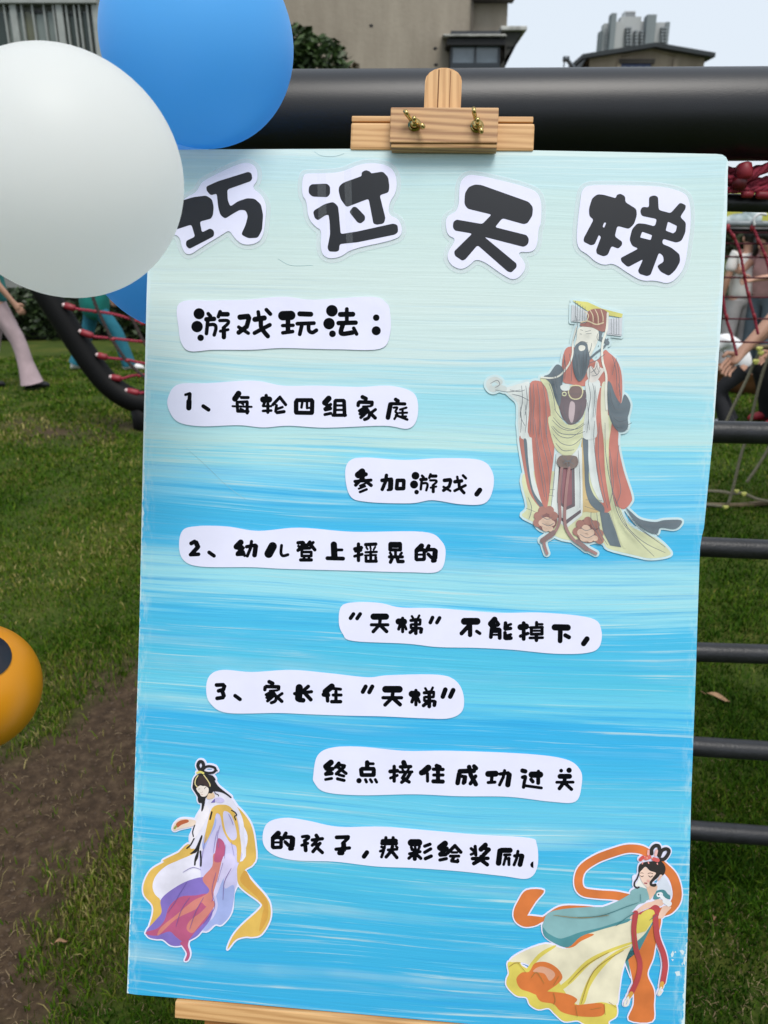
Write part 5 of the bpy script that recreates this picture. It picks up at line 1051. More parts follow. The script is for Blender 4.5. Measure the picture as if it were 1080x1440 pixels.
def person(label, loc, yaw, H, J, cloth, group=None, hair='short', shoe=None, world=None):
    """J: joint overrides, in head-to-toe units of a 1.7 m body (x right, y forward, z up); cloth: colours"""
    D = dict(pel=(0, 0, .95), waist=(0, 0, 1.08), chest=(0, 0, 1.27), neck=(0, 0, 1.44), head=(0, .01, 1.53), top=(0, .01, 1.64),
             sl=(-.17, 0, 1.38), sr=(.17, 0, 1.38), el=(-.22, 0, 1.11), er=(.22, 0, 1.11), wl=(-.23, .05, .87), wr=(.23, .05, .87),
             hl=(-.09, 0, .9), hr=(.09, 0, .9), kl=(-.1, .02, .5), kr=(.1, .02, .5), al=(-.1, 0, .09), ar=(.1, 0, .09))
    D.update(J); s = H / 1.7
    for k, v in (world or {}).items(): D[k] = (Matrix.Rotation(-yaw, 3, 'Z') @ (v - Vector(loc))) / s
    P = {k: Vector(v) * s for k, v in D.items()}
    root = tag(empty('person', loc), label, 'person', group); root.rotation_euler = (0, 0, yaw)
    fw = Vector((0, 1, 0)); hf = (P['top'] - P['head']).normalized(); face = (fw - hf * fw.dot(hf)).normalized()
    keys = ['pel', 'waist', 'chest', 'neck', 'head', 'top', 'sl', 'el', 'wl', 'sr', 'er', 'wr', 'hl', 'kl', 'al', 'hr', 'kr', 'ar']
    V = [P[k] for k in keys]; ix = {k: i for i, k in enumerate(keys)}
    rad = {'pel': (.13, .1), 'waist': (.115, .085), 'chest': (.14, .1), 'neck': .05, 'head': (.075, .092), 'top': (.05, .06), 'sl': .055, 'sr': .055, 'el': .038, 'er': .038, 'wl': .026, 'wr': .026, 'hl': .08, 'hr': .08, 'kl': .052, 'kr': .052, 'al': .036, 'ar': .036}
    E = [('pel', 'waist'), ('waist', 'chest'), ('chest', 'neck'), ('neck', 'head'), ('head', 'top'), ('chest', 'sl'), ('sl', 'el'), ('el', 'wl'), ('chest', 'sr'), ('sr', 'er'), ('er', 'wr'), ('pel', 'hl'), ('hl', 'kl'), ('kl', 'al'), ('pel', 'hr'), ('hr', 'kr'), ('kr', 'ar')]
    E = [(ix[a], ix[b]) for a, b in E]; Rd = [rad[k] if not isinstance(rad[k], tuple) else rad[k] for k in keys]
    Rd = [tuple(q * s for q in r_) if isinstance(r_, tuple) else (r_ * s, r_ * s) for r_ in Rd]
    # palms, feet and nose belong to the same body
    for sd_, w_, e_ in ((-1, 'wl', 'el'), (1, 'wr', 'er')):
        d = (P[w_] - P[e_]).normalized(); i0 = len(V); V.append(P[w_] + d * .05 * s); Rd.append((.038 * s, .02 * s)); V.append(P[w_] + d * .09 * s); Rd.append((.036 * s, .016 * s)); E += [(ix[w_], i0), (i0, i0 + 1)]
    for sd_, a_ in ((-1, 'al'), (1, 'ar')):
        i0 = len(V); V.append(P[a_] + Vector((0, -.03, -.045)) * s); Rd.append((.03 * s,) * 2); V.append(P[a_] + Vector((0, .13, -.055)) * s); Rd.append((.035 * s, .022 * s)); E += [(ix[a_], i0), (ix[a_], i0 + 1)]
    skin_mesh('body', V, E, Rd, SKIN, root)
    # fingers: four and a thumb on each hand
    for w_, e_ in (('wl', 'el'), ('wr', 'er')):
        d = (P[w_] - P[e_]).normalized(); side = d.cross(Vector((1, 0, 0)) if abs(d.x) < .8 else Vector((0, 1, 0))).normalized(); nrm = d.cross(side).normalized(); b0 = P[w_] + d * .088 * s
        FV, FF = [], []
        for k in range(4):
            o_ = side * (k - 1.5) * .019 * s; L = (.07, .08, .074, .058)[k] * s
            v, f = tube_geo([b0 + o_ - d * .012 * s, b0 + o_ + d * L * .45 + nrm * .004 * s, b0 + o_ + d * L * .8 + nrm * .018 * s, b0 + o_ + d * L * .92 + nrm * .034 * s], [.0088 * s, .0085 * s, .008 * s, .006 * s], 7); o2 = len(FV); FV += v; FF += [tuple(i + o2 for i in q) for q in f]
        t0 = P[w_] + d * .035 * s - side * .03 * s
        v, f = tube_geo([t0 + side * .012 * s, t0 + (d - side * .8) * .028 * s, t0 + (d * 1.5 - side * .7) * .04 * s + nrm * .01 * s], [.012 * s, .0105 * s, .008 * s], 7); o2 = len(FV); FV += v; FF += [tuple(i + o2 for i in q) for q in f]
        mesh_obj('fingers', FV, FF, SKIN, root, True)
    hc = P['head'] * .5 + P['top'] * .5; sidev = hf.cross(face)
    hr = ball('hair', hc - face * .022 * s + hf * .018 * s, .1 * s, HAIR, root, (.9, 1.02, 1.08), 20)
    for v in hr.data.vertices:
        rel = v.co - hc
        if rel.dot(face) > .045 * s and rel.dot(hf) < .045 * s: v.co -= face * (rel.dot(face) - .045 * s)
    if hair == 'long': tube('ponytail', [hc - face * .09 * s, hc - face * .13 * s - hf * .12 * s, hc - face * .1 * s - hf * .26 * s], [.035 * s, .04 * s, .015 * s], HAIR, root, 10)
    for sgn in (-1, 1):
        ball('ear', hc + sidev * sgn * .083 * s - hf * .03 * s, .022 * s, SKIN, root, (.5, .8, 1.2), 8)
        ball('eye', hc + sidev * sgn * .032 * s + face * .084 * s - hf * .012 * s, .011 * s, INK, root, (1.2, .6, .7), 8)
    ball('nose', hc + face * .098 * s - hf * .035 * s, .014 * s, SKIN, root, (.8, 1, 1.4), 8)
    ball('mouth', hc + face * .085 * s - hf * .068 * s, .016 * s, mat('lips', (150, 80, 78), .5), root, (1.3, .5, .45), 8)
    # clothes follow the body
    if 'shirt' in cloth:
        ks = ['pel', 'waist', 'chest', 'sl', 'sr', 'm1', 'm2']; ql, qr = P['sl'].lerp(P['el'], cloth.get('slv', .8)), P['sr'].lerp(P['er'], cloth.get('slv', .8))
        VV = [P['pel'] - Vector((0, 0, .10 + cloth.get('long', 0))) * s, P['waist'], P['chest'], P['sl'], P['sr'], ql, qr, P['chest'].lerp(P['neck'], .55)]
        skin_mesh('shirt', VV, [(0, 1), (1, 2), (2, 3), (2, 4), (3, 5), (4, 6), (2, 7)], [tuple(q * s for q in r_) for r_ in [tuple(cloth.get('bulk', 1) * v for v in (.185, .15)), tuple(cloth.get('bulk', 1) * v for v in (.165, .135)), (.168, .13), (.075, .075), (.075, .075), (.062, .062), (.062, .062), (.09, .075)]], cloth_mat(cloth['shirt']), root)
    if 'trousers' in cloth:
        fl_ = cloth.get('flare', .06); hem = cloth.get('hem', .93)
        VV = [P['pel'] + Vector((0, 0, .06)) * s, P['pel'], P['hl'], P['kl'], P['kl'].lerp(P['al'], hem), P['hr'], P['kr'], P['kr'].lerp(P['ar'], hem)]
        skin_mesh('trousers', VV, [(0, 1), (1, 2), (2, 3), (3, 4), (1, 5), (5, 6), (6, 7)], [tuple(q * s for q in r_) for r_ in [(.14, .11), (.15, .125), (.105, .115), (.078, .08), (min(fl_, .05), min(fl_, .05)), (.105, .115), (.078, .08), (min(fl_, .05), min(fl_, .05))]], cloth_mat(cloth['trousers']), root, 1)
    if 'trousers' in cloth and cloth.get('flare', .06) > .06:
        for k_, a_ in (('kl', 'al'), ('kr', 'ar')):
            kk, aa, hh = P[k_], P[a_], P['h' + k_[1]]; pts = spline3([hh, hh.lerp(kk, .4), hh.lerp(kk, .8), kk.lerp(aa, .12), kk.lerp(aa, .5), kk.lerp(aa, .85), kk.lerp(aa, 1.08)], 3); f_ = fl_ * s
            rr = [.105, .1, .096, .092, .089, .086, .083, .08, .079, .079, .079, .08, .081]; rr = [q * s for q in rr]; m_ = len(pts) - len(rr)
            rr += [rr[-1] + (f_ * 1.06 - rr[-1]) * (i + 1) / m_ for i in range(m_)]; TV, TF = tube_geo(pts, rr, 18, False)
            TV = [v + (v - kk.lerp(aa, .5)).cross(Vector((0, 0, 1))).normalized() * .006 * s * math.sin(9 * math.atan2(v.y - kk.y, v.x - kk.x) + v.z * 22) for v in TV]
            mesh_obj('trouser_leg', TV, TF, cloth_mat(cloth['trousers']), root, True)
    for a_ in ('al', 'ar'):
        q = P[a_]; V2, F2 = [], []
        sh = mat('shoe_' + cloth.get('shoe', 'dark'), cloth.get('shoe', '18181c'), .5, .1, 30)
        prof = [(-.075, .03, .03), (-.05, .042, .05), (0, .043, .062), (.06, .047, .045), (.12, .048, .034), (.165, .04, .026), (.185, .018, .014)]
        for y, w_, h_ in prof:
            for k in range(10):
                a = 2 * math.pi * k / 10; V2.append(q + Vector((math.cos(a) * w_, y, -.088 + max(0, h_ * (1 + math.sin(a))))) * s)
        for i in range(len(prof) - 1):
            for k in range(10): F2.append((i * 10 + k, i * 10 + (k + 1) % 10, (i + 1) * 10 + (k + 1) % 10, (i + 1) * 10 + k))
        F2 += [tuple(range(9, -1, -1)), tuple(range(60, 70))]
        mesh_obj('shoe', V2, F2, sh, root, True)
    return root
def cloth_mat(c): return mat('cloth_' + c, c, .85, .12, 9, .5, 26)
def foot(px, py): q = gnd(px, py, 0); return Vector((q.x, q.y, 0))
# woman at the far left, walking: only trousers, arm and shoe show beside the white balloon
person('person in pale pink flared trousers walking at the left edge of the lawn', foot(14, 546), R(-62), 1.62,
       dict(kr=(.1, .16, .5), ar=(.11, .22, .09), kl=(-.1, -.08, .52), al=(-.11, -.22, .1), er=(.24, .03, 1.13), wr=(.22, .16, .93), el=(-.23, -.02, 1.12), wl=(-.24, .02, .9)),
       dict(shirt='2f7d7c', trousers='b9a3a8', flare=.115, hem=.3, long=.0, shoe='18181c'), hair='long')
person('person in loose teal shirt, blue trousers and white shoes behind the left red net', foot(143, 520), R(-75), 1.6,
       dict(pel=(0, 0, .88), waist=(0, .02, 1.0), chest=(0, .08, 1.18), neck=(0, .14, 1.34), head=(0, .18, 1.43), top=(0, .2, 1.54), sl=(-.17, .08, 1.3), sr=(.17, .08, 1.3), hl=(-.09, 0, .84), hr=(.09, 0, .84),
            kr=(.1, .24, .48), ar=(.1, .34, .09), kl=(-.1, -.12, .46), al=(-.1, -.3, .1), er=(.2, .3, 1.18), wr=(.16, .48, 1.1), el=(-.22, .0, 1.05), wl=(-.2, .15, .88)),
       dict(shirt='138078', trousers='1c6c80', flare=.08, hem=.3, long=.2, bulk=1.45, shoe='e8e8e8'))
# far right group, behind the net
person('person in white T-shirt and light grey trousers standing with back turned behind the net', foot(1026, 532), R(10), 1.62,
       dict(er=(.27, .12, 1.16), wr=(.16, .3, 1.1)), dict(shirt='ece8e4', trousers='b4b0b0', flare=.085, shoe='cfcfd2', slv=.7), hair='long')
person('person in dusty pink top and grey-blue jeans leaning beside the white-shirted adult, right', foot(1058, 536), R(120), 1.66,
       dict(chest=(0, .05, 1.27), neck=(0, .1, 1.42), head=(0, .16, 1.48), top=(0, .22, 1.57), er=(.2, .22, 1.18), wr=(.1, .4, 1.2), el=(-.2, .22, 1.15), wl=(-.1, .4, 1.12)), dict(shirt='b98e8c', trousers='56646e', flare=.08, shoe='2c3036', slv=.55))
person('child in white shirt and black trousers bending down just right of the board', foot(1020, 600), R(60), 1.15,
       dict(pel=(0, -.12, .78), waist=(0, -.02, .93), chest=(0, .16, 1.06), neck=(0, .32, 1.02), head=(0, .42, .96), top=(0, .52, .92), sl=(-.17, .16, 1.06), sr=(.17, .16, 1.06), hl=(-.1, -.12, .74), hr=(.1, -.12, .74), kl=(-.12, .14, .44), kr=(.12, .14, .44), al=(-.12, -.02, .09), ar=(.12, -.02, .09),
            el=(-.2, .34, .84), er=(.2, .34, .84), wl=(-.14, .5, .66), wr=(.14, .5, .66)), dict(shirt='e6e6e8', trousers='15161c', flare=.09, shoe='c9c9ce', slv=.7))
person('person in black trousers and red shoes reaching a bare arm in from the right edge', foot(1098, 596), R(88), 1.66,
       dict(pel=(0, -.25, .62), waist=(0, -.16, .78), chest=(0, .0, .95), neck=(0, .1, 1.1), head=(0, .16, 1.17), top=(0, .22, 1.27), sl=(-.17, .02, 1.02), sr=(.17, .02, 1.02), hl=(-.1, -.22, .58), hr=(.1, -.22, .58), kl=(-.16, .2, .55), kr=(.16, .2, .55), al=(-.13, .02, .09), ar=(.13, .05, .09),
            el=(-.22, .08, .8), er=(.22, .08, .8), wl=(-.2, .26, .66), wr=(.2, .26, .66)), dict(shirt='8a8f96', trousers='101116', flare=.09, shoe='a81c30', slv=.25))
xa_ = 2.62
person('person in grey top beyond the right edge reaching a bare forearm to the net', Vector((xa_, 4.0, 0)), R(90), 1.68,
       dict(chest=(0, .16, 1.22), neck=(0, .26, 1.36), head=(0, .3, 1.42), top=(0, .36, 1.5), sr=(.12, .22, 1.28), el=(-.22, .1, 1.05), wl=(-.2, .2, .86)),
       dict(shirt='7c8288', trousers='2a2d34', flare=.085, shoe='2c3036', slv=.45), world=dict(sl=at(1128, 408, 3.85), el=at(1086, 450, 3.8), wl=at(1044, 494, 3.75)))
# wooden tub with pebbles
WT = mat('tub_wood', (124, 80, 52), .6, .2, 12, .3, 60)
tb = thing('wooden_tub', 'round brown wooden tub filled with pebbles on the grass behind the first rung, right', 'tub', foot(1044, 548))
sc_ = .36
Vt, Ft = [], []; prof = [(.0, .0), (.62, .0), (.8, .25), (.95, .52), (1, .56), (.93, .56), (.86, .46), (0, .44)]
for r_, z_ in prof:
    for k in range(28): a = 2 * math.pi * k / 28; Vt.append((math.cos(a) * r_ * sc_, math.sin(a) * r_ * sc_, z_ * sc_ * 1.1))
for i in range(len(prof) - 1):
    for k in range(28): Ft.append((i * 28 + k, i * 28 + (k + 1) % 28, (i + 1) * 28 + (k + 1) % 28, (i + 1) * 28 + k))
mesh_obj('bowl', Vt, Ft, WT, tb, True)
V, F = [], []
for i in range(150):
    a = random.uniform(0, 6.28); r_ = .82 * sc_ * math.sqrt(random.random()); bm = bmesh.new(); bmesh.ops.create_icosphere(bm, subdivisions=1, radius=random.uniform(.014, .024)); o = len(V)
    z0 = .46 * sc_ * 1.1 + random.uniform(0, .05) * (1 - r_ / sc_) + .02
    V += [(v.co.x + math.cos(a) * r_, v.co.y + math.sin(a) * r_, v.co.z * .7 + z0) for v in bm.verts]; F += [tuple(q.index + o for q in f.verts) for f in bm.faces]; bm.free()
pb = mesh_obj('pebbles', V, F, mat('pebble', (140, 132, 112), .8, .3, 22, col2=(80, 76, 60)), tb, True); pb['kind'] = 'stuff'

# ------------------------------------------------------------------ stall with printed cloth beyond the net
YS = 10.5
st_ = thing('stall', 'yellow-green festival banner board with white cloth bundles in front, far right beyond the net', 'banner', (at(1048, 330, YS).x, YS, 0))
a, b = at(1000, 270, YS), at(1064, 326, YS)
for (x0, x1) in ((960, 1063), (1068, 1160)):
    q0, q1 = at(x0, 272, YS), at(x1, 322, YS)
    box('banner_panel', q0.x, q1.x, YS, YS + .04, q1.z, q0.z, mat('banner_yellow', (176, 178, 62), .6, .15, 3, col2=(196, 190, 90)), st_, .005)
for x in (958, 1065.5, 1162):
    q = at(x, 272, YS); box('post', q.x - .03, q.x + .03, YS - .03, YS + .07, 0, q.z + .02, mat('dark_post', (30, 32, 34), .5), st_, .004)
for x, y, rx, rz in ((1022, 313, 12, 7), (1040, 310, 18, 8), (1056, 307, 13, 11), (1000, 312, 14, 8)):
    q = at(x, y, YS - .5); s1 = (q - EYE).length / FPX
    ball('cloth_bundle', q, s1, mat('printed_white_cloth', (205, 216, 216), .8, .4, 4, .6, 8, col2=(70, 92, 96)), st_, (rx, rx * .7, rz), 20)
qa = at(1040, 322, YS - .5); box('table', qa.x - 1.6, qa.x + 1.6, YS - .8, YS - .2, qa.z - .04, qa.z, mat('table_grey', (110, 114, 116), .5), st_, .005)
for dx in (-1.5, 1.5):
    for dy in (-.75, -.25): box('table_leg', qa.x + dx - .02, qa.x + dx + .02, YS + dy - .02, YS + dy + .02, 0, qa.z - .042, mat('table_grey', 0), st_)
settle(st_)

# ------------------------------------------------------------------ low hedges and kerb beyond the lawn
def leaf_mesh(pts, size, rnd):
    n = len(pts); a = rnd.uniform(0, 2 * np.pi, (n, 3)); V = np.zeros((n, 4, 3)); 
    u = np.stack([np.cos(a[:, 0]), np.sin(a[:, 0]), .6 * np.sin(a[:, 1])], 1); v = np.stack([-np.sin(a[:, 0]) * np.cos(a[:, 2]), np.cos(a[:, 0]) * np.cos(a[:, 2]), np.sin(a[:, 2])], 1)
    s = (size * rnd.uniform(.6, 1.4, n))[:, None]
    V[:, 0] = pts - u * s; V[:, 1] = pts - v * s * .5; V[:, 2] = pts + u * s; V[:, 3] = pts + v * s * .5
    return V.reshape(-1, 3)
def foliage(name, pts, size, cols, parent=None):
    V = leaf_mesh(np.array(pts), size, rng); n = len(pts); me = bpy.data.meshes.new(name)
    me.vertices.add(n * 4); me.vertices.foreach_set('co', V.ravel()); me.loops.add(n * 4); me.loops.foreach_set('vertex_index', np.arange(n * 4)); me.polygons.add(n)
    me.polygons.foreach_set('loop_start', np.arange(n) * 4); me.polygons.foreach_set('loop_total', np.full(n, 4)); me.update()
    m, t, p = new_mat(name + '_leaves'); A_ = N(t, 'ShaderNodeAttribute'); A_.attribute_name = 'tone'; r = N(t, 'ShaderNodeValToRGB'); t.links.new(A_.outputs['Fac'], r.inputs[0]); t.links.new(r.outputs[0], p.inputs['Base Color'])
    r.color_ramp.elements[0].color = (*lin(cols[0]), 1); r.color_ramp.elements[1].color = (*lin(cols[1]), 1); p.inputs['Roughness'].default_value = .55
    ta_ = me.attributes.new('tone', 'FLOAT', 'POINT'); ta_.data.foreach_set('value', np.repeat(rng.beta(2, 2.6, n), 4)); me.materials.append(m)
    o = bpy.data.objects.new(name, me); COL.objects.link(o); o.parent = parent; return o
def tree(name, label, base, h, crown_r, trunk_r, clusters, nl, size, cols, sq=.85, cat='tree'):
    root = thing(name, label, cat, base); V, F = [], []
    def add(pts, rr, seg=8):
        v, f = tube_geo(pts, rr, seg); o = len(V); V.extend(v); F.extend(tuple(i + o for i in q) for q in f)
    ct = Vector((0, 0, h - crown_r * sq)); add([(0, 0, -.1), (.03, .02, h * .3), ct * .8, ct], [trunk_r, trunk_r * .8, trunk_r * .6, trunk_r * .3])
    pts = []
    for i in range(clusters):
        d = Vector(rng.normal(size=3)).normalized(); rr = crown_r * (.45 + .5 * random.random() ** .5); c_ = ct + Vector((d.x * rr, d.y * rr, d.z * rr * sq)); k = crown_r * random.uniform(.2, .36)
        add([ct * .75, ct.lerp(c_, .5) - Vector((0, 0, .1)), c_], [trunk_r * .35, trunk_r * .2, trunk_r * .06], 5)
        g = rng.normal(size=(nl // clusters, 3)); g /= np.linalg.norm(g, axis=1)[:, None]; g *= (rng.uniform(.3, 1, len(g)) ** .5)[:, None] * k; g[:, 2] *= .8
        pts.append(g + np.array(c_))
    mesh_obj('trunk', V, F, mat('bark', (74, 62, 50), .9, .2, 10, .5, 40), root, True); foliage('crown', np.concatenate(pts), size, cols, root)
    return root
# ------------------------------------------------------------------ buildings
def bevbox(name, p0, p1, m, parent, bev=0): return box(name, min(p0[0], p1[0]), max(p0[0], p1[0]), min(p0[1], p1[1]), max(p0[1], p1[1]), min(p0[2], p1[2]), max(p0[2], p1[2]), m, parent, bev)
def stucco(name, col, col2, sc=.35):
    m, t, p = new_mat(name); tc = N(t, 'ShaderNodeTexCoord'); mp = N(t, 'ShaderNodeMapping'); mp.inputs['Scale'].default_value = (1, 1, .25); t.links.new(tc.outputs['Object'], mp.inputs[0])
    n1 = N(t, 'ShaderNodeTexNoise'); n1.inputs['Scale'].default_value = sc * 3; n1.inputs['Detail'].default_value = 9; n1.inputs['Roughness'].default_value = .65; t.links.new(mp.outputs[0], n1.inputs[0])
    r = N(t, 'ShaderNodeValToRGB'); r.color_ramp.elements[0].position = .32; r.color_ramp.elements[1].position = .66; r.color_ramp.elements[0].color = (*lin(col2), 1); r.color_ramp.elements[1].color = (*lin(col), 1)
    t.links.new(n1.outputs[0], r.inputs[0]); t.links.new(r.outputs[0], p.inputs['Base Color']); p.inputs['Roughness'].default_value = .9
    n2 = N(t, 'ShaderNodeTexNoise'); n2.inputs['Scale'].default_value = 9; n2.inputs['Detail'].default_value = 6; t.links.new(tc.outputs['Object'], n2.inputs[0])
    b = N(t, 'ShaderNodeBump'); b.inputs['Strength'].default_value = .4; b.inputs['Distance'].default_value = .02; t.links.new(n2.outputs[0], b.inputs['Height']); t.links.new(b.outputs[0], p.inputs['Normal'])
    return m
YW = 24
wall_m = stucco('grey_beige_render', (168, 158, 143), (142, 132, 118))
bd = thing('apartment_building', 'old grey-beige building with a dark bay window under a corrugated canopy', 'building', (1, YW, 0))
XR = at(714, 50, YW).x; XRt = XR
bevbox('wall', (-2.9, YW, -.2), (XR - .95, YW + 9, 15), wall_m, bd)
bevbox('wall', (XR - .948, YW + .25, -.2), (XR, YW + 9, 15), wall_m, bd)
q0 = at(681, 3, YW); bevbox('ledge', (XR - 1.0, YW - .15, q0.z + .02), (XR + .12, YW + .22, q0.z + .16), mat('dark_ledge', (62, 58, 54), .8), bd, .01)
bevbox('wall_pier', (XR - 1.02, YW - .04, 0), (XR - .952, YW + .2, 15), stucco('stained_render', (120, 112, 100), (84, 78, 70)), bd)
# bay window
ym = YW - .55
w0, w1 = at(634, 61, ym), at(704, 61, ym); zt_w = w0.z; zb_w = at(634, 128, ym).z
FRM = mat('dark_window_frame', (44, 52, 60), .4, .1, 10)
bay = bevbox('bay_window', (w0.x, ym + .05, zb_w - .4), (w1.x, YW - .002, zt_w + .3), mat('bay_body', (52, 56, 62), .6), bd)
bxs = [w0.x + .06, (w0.x + w1.x) / 2 - .03, (w0.x + w1.x) / 2 + .03, w1.x - .06]
rowsz = [(at(640, 88, ym).z, at(640, 62.5, ym).z), (at(640, 127, ym).z, at(640, 93.5, ym).z)]
for r0, r1 in rowsz:
    for xa, xb in ((bxs[0], bxs[1]), (bxs[2], bxs[3])):
        bevbox('window_pane', (xa, ym + .03, r0), (xb, ym + .048, r1), GLASSM, bay)
for xa in (w0.x, (w0.x + w1.x) / 2 - .03, w1.x - .06): bevbox('frame_bar', (xa, ym, zb_w - .4), (xa + .06, ym + .045, zt_w + .05), FRM, bay)
for za in (rowsz[0][0] - .12, rowsz[0][1], rowsz[1][0] - .05): bevbox('frame_rail', (w0.x + .062, ym + .004, za), (w1.x - .062, ym + .044, za + .115), FRM, bay)
# corrugated canopy, front sheet and return along the side
CA = mat('weathered_canopy', (196, 196, 190), .6, .25, 6)
def corr(name, x0, x1, yo, yi, zo, zi, m, parent, n=26, amp=.02, th=.03):
    V, F = [], []; N_ = n * 6
    for i in range(N_ + 1):
        x = x0 + (x1 - x0) * i / N_; dz = amp * math.sin(2 * math.pi * i / 6)
        for y, z in ((yo, zo), (yi, zi)): V += [(x, y, z + dz), (x, y, z + dz - th)]
    for i in range(N_):
        a = i * 4; b2 = a + 4; F += [(a, a + 2, b2 + 2, b2), (a + 1, b2 + 1, b2 + 3, a + 3), (a, b2, b2 + 1, a + 1)]
    return mesh_obj(name, V, F, m, parent, True)
c0, c1 = at(624, 45, YW - .8), at(712, 52, YW - .8)
corr('canopy_sheet', c0.x, c1.x, YW - .8, YW - .01, (c0.z + c1.z) / 2, (c0.z + c1.z) / 2 + .12, CA, bd)
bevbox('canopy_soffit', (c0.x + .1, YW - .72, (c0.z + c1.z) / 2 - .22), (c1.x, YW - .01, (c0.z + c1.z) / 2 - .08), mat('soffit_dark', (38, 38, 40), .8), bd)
# side bay seen edge on: tapers downwards outside the right wall
s0, s1 = at(706, 48, YW), at(733, 48, YW); zS = s0.z
V = [(XR - .1, YW - .3, zS), (s1.x, YW - .3, zS), (s1.x - .62, YW - .3, at(714, 100, YW).z), (XR - .1, YW - .3, at(714, 100, YW).z)]
V += [(x, YW + 2.2, z) for x, y, z in V]
mesh_obj('side_bay', V, [(0, 3, 2, 1), (4, 5, 6, 7), (0, 1, 5, 4), (1, 2, 6, 5), (2, 3, 7, 6), (3, 0, 4, 7)], mat('side_panel', (66, 66, 62), .8, .2, 3), bd)
for k in (70, 82): z_ = at(714, k, YW).z; bevbox('panel_joint', (XR - .05, YW - .33, z_), (s1.x - .25 - (k - 70) * .012, YW - .302, z_ + .03), mat('soffit_dark', 0), bd)
bevbox('side_canopy', (s0.x - .1, YW - .45, zS), (s1.x + .08, YW + 2.4, zS + .1), CA, bd, .02)
for x, y in ((612, 68), (613, 91), (522, 36)): q = at(x, y, YW - .005); ball('wall_stain', q, .045, mat('soffit_dark', 0), bd, (1.2, .15, .8), 8)
settle(bd)
# glazed block far left
YG = 15
gb_ = thing('glazed_building', 'building with tall greenish glass panes and pale mullions behind the balloons, top left', 'building', (-7, YG, 0))
x0g, x1g = at(-90, 20, YG).x, at(139, 20, YG).x
bevbox('wall', (x0g - 3, YG + .12, -.2), (x1g - .02, YG + 8, 12), stucco('pale_render', (140, 142, 138), (120, 122, 118)), gb_)
gm = [mat('glass_grey_green', (122, 132, 128), .12, .15, 1.5), mat('glass_dark_green', (48, 62, 56), .1, .25, 1.2), mat('glass_olive', (104, 106, 84), .15, .2, 2)]
xx = [at(v, 60, YG).x for v in (-90, -40, -10, 13, 25, 37, 52, 68, 81, 89, 99, 110, 117, 128, 139)]
mt = [1, 0, 1, 0, 0, 2, 0, 0, 1, 1, 1, 1, 1, 1]
zb2 = 1.0; zt2 = at(70, 6, YG).z
for i in range(len(xx) - 1):
    bevbox('window_pane', (xx[i] + .02, YG + .05, zb2), (xx[i + 1] - .02, YG + .09, zt2 - .1), gm[mt[i]], gb_)
    w_ = .055 if i in (3, 8, 13) else .013
    bevbox('mullion', (xx[i + 1] - w_, YG - .02, zb2 - .1), (xx[i + 1] + w_, YG + .115, zt2), mat('pale_mullion', (158, 162, 158), .4, .1, 8), gb_, .004)
bevbox('transom', (x0g, YG - .08, zt2), (x1g, YG + .118, zt2 + .16), mat('pale_mullion', 0), gb_, .01)
for i, (xa, xb, zq) in enumerate(((42, 64, 16), (81, 115, 18))):
    bevbox('inner_rail', (at(xa, 20, YG).x, YG + .02, at(70, zq + 2, YG).z), (at(xb, 20, YG).x, YG + .045, at(70, zq - 1, YG).z), mat('dark_post', 0), gb_)
for i in range(2):
    za = zt2 + .17 + i * 2.6; bevbox('upper_wall', (x0g, YG - .02, za), (x1g, YG + .117, za + .5), stucco('pale_render2', (168, 166, 158), (140, 138, 130)), gb_)
    for xa, xb in ((103, 132), (40, 92)): bevbox('upper_window', (at(xa, 5, YG).x, YG + .02, za + .51), (at(xb, 5, YG).x, YG + .10, za + 2.4), gm[1], gb_)
settle(gb_)
# small gabled house behind the pipe on the right
YH = 46
hs = thing('gabled_house', 'weathered tan house with low dark gable roof and blue-framed window, behind the top pipe', 'house', (at(905, 90, YH).x, YH, 0))
TAN = stucco('tan_render', (168, 154, 136), (130, 118, 104), .2)
pk = at(918, 64, YH); le = at(830, 75, YH); re_ = at(992, 75, YH); ez = (le.z + re_.z) / 2
V = [(le.x, YH, -.2), (re_.x, YH, -.2), (re_.x, YH, ez - .1), (pk.x, YH, pk.z - .15), (le.x, YH, ez - .1)]; V += [(x, YH + 12, z) for x, y, z in V]
mesh_obj('wall', V, [(0, 1, 2, 3, 4), (9, 8, 7, 6, 5), (0, 5, 6, 1), (1, 6, 7, 2), (4, 9, 5, 0)], TAN, hs)
RD_ = mat('dark_roof', (44, 50, 54), .7, .15, 2)
for xa, za, xb, zb3 in ((le.x - .5, ez - .12, pk.x, pk.z + .05), (pk.x, pk.z + .05, re_.x + .35, ez - .06)):
    V = [(xa, YH - .5, za), (xb, YH - .5, zb3), (xb, YH + 12.4, zb3), (xa, YH + 12.4, za)]; V += [(x, y, z - .2) for x, y, z in V]
    mesh_obj('roof', V, [(0, 1, 2, 3), (7, 6, 5, 4), (0, 4, 5, 1), (1, 5, 6, 2), (2, 6, 7, 3), (3, 7, 4, 0)], RD_, hs)
sl0 = at(817, 92, YH - 1)
V = [(sl0.x, YH - 1, sl0.z), (le.x - .3, YH - .4, ez - .2), (le.x - .3, YH + 10, ez - .2), (sl0.x, YH + 10, sl0.z)]; V += [(x, y, z - .18) for x, y, z in V]
mesh_obj('lean_roof', V, [(0, 1, 2, 3), (7, 6, 5, 4), (0, 4, 5, 1), (1, 5, 6, 2), (2, 6, 7, 3), (3, 7, 4, 0)], RD_, hs)
bevbox('lean_wall', (sl0.x + .4, YH + .1, -.2), (le.x - .02, YH + 8, sl0.z + .1), TAN, hs)
for xa in (871, 950): q = at(xa, 80, YH); bevbox('pilaster', (q.x - .1, YH - .12, 0), (q.x + .1, YH - .002, ez - .3), TAN, hs)
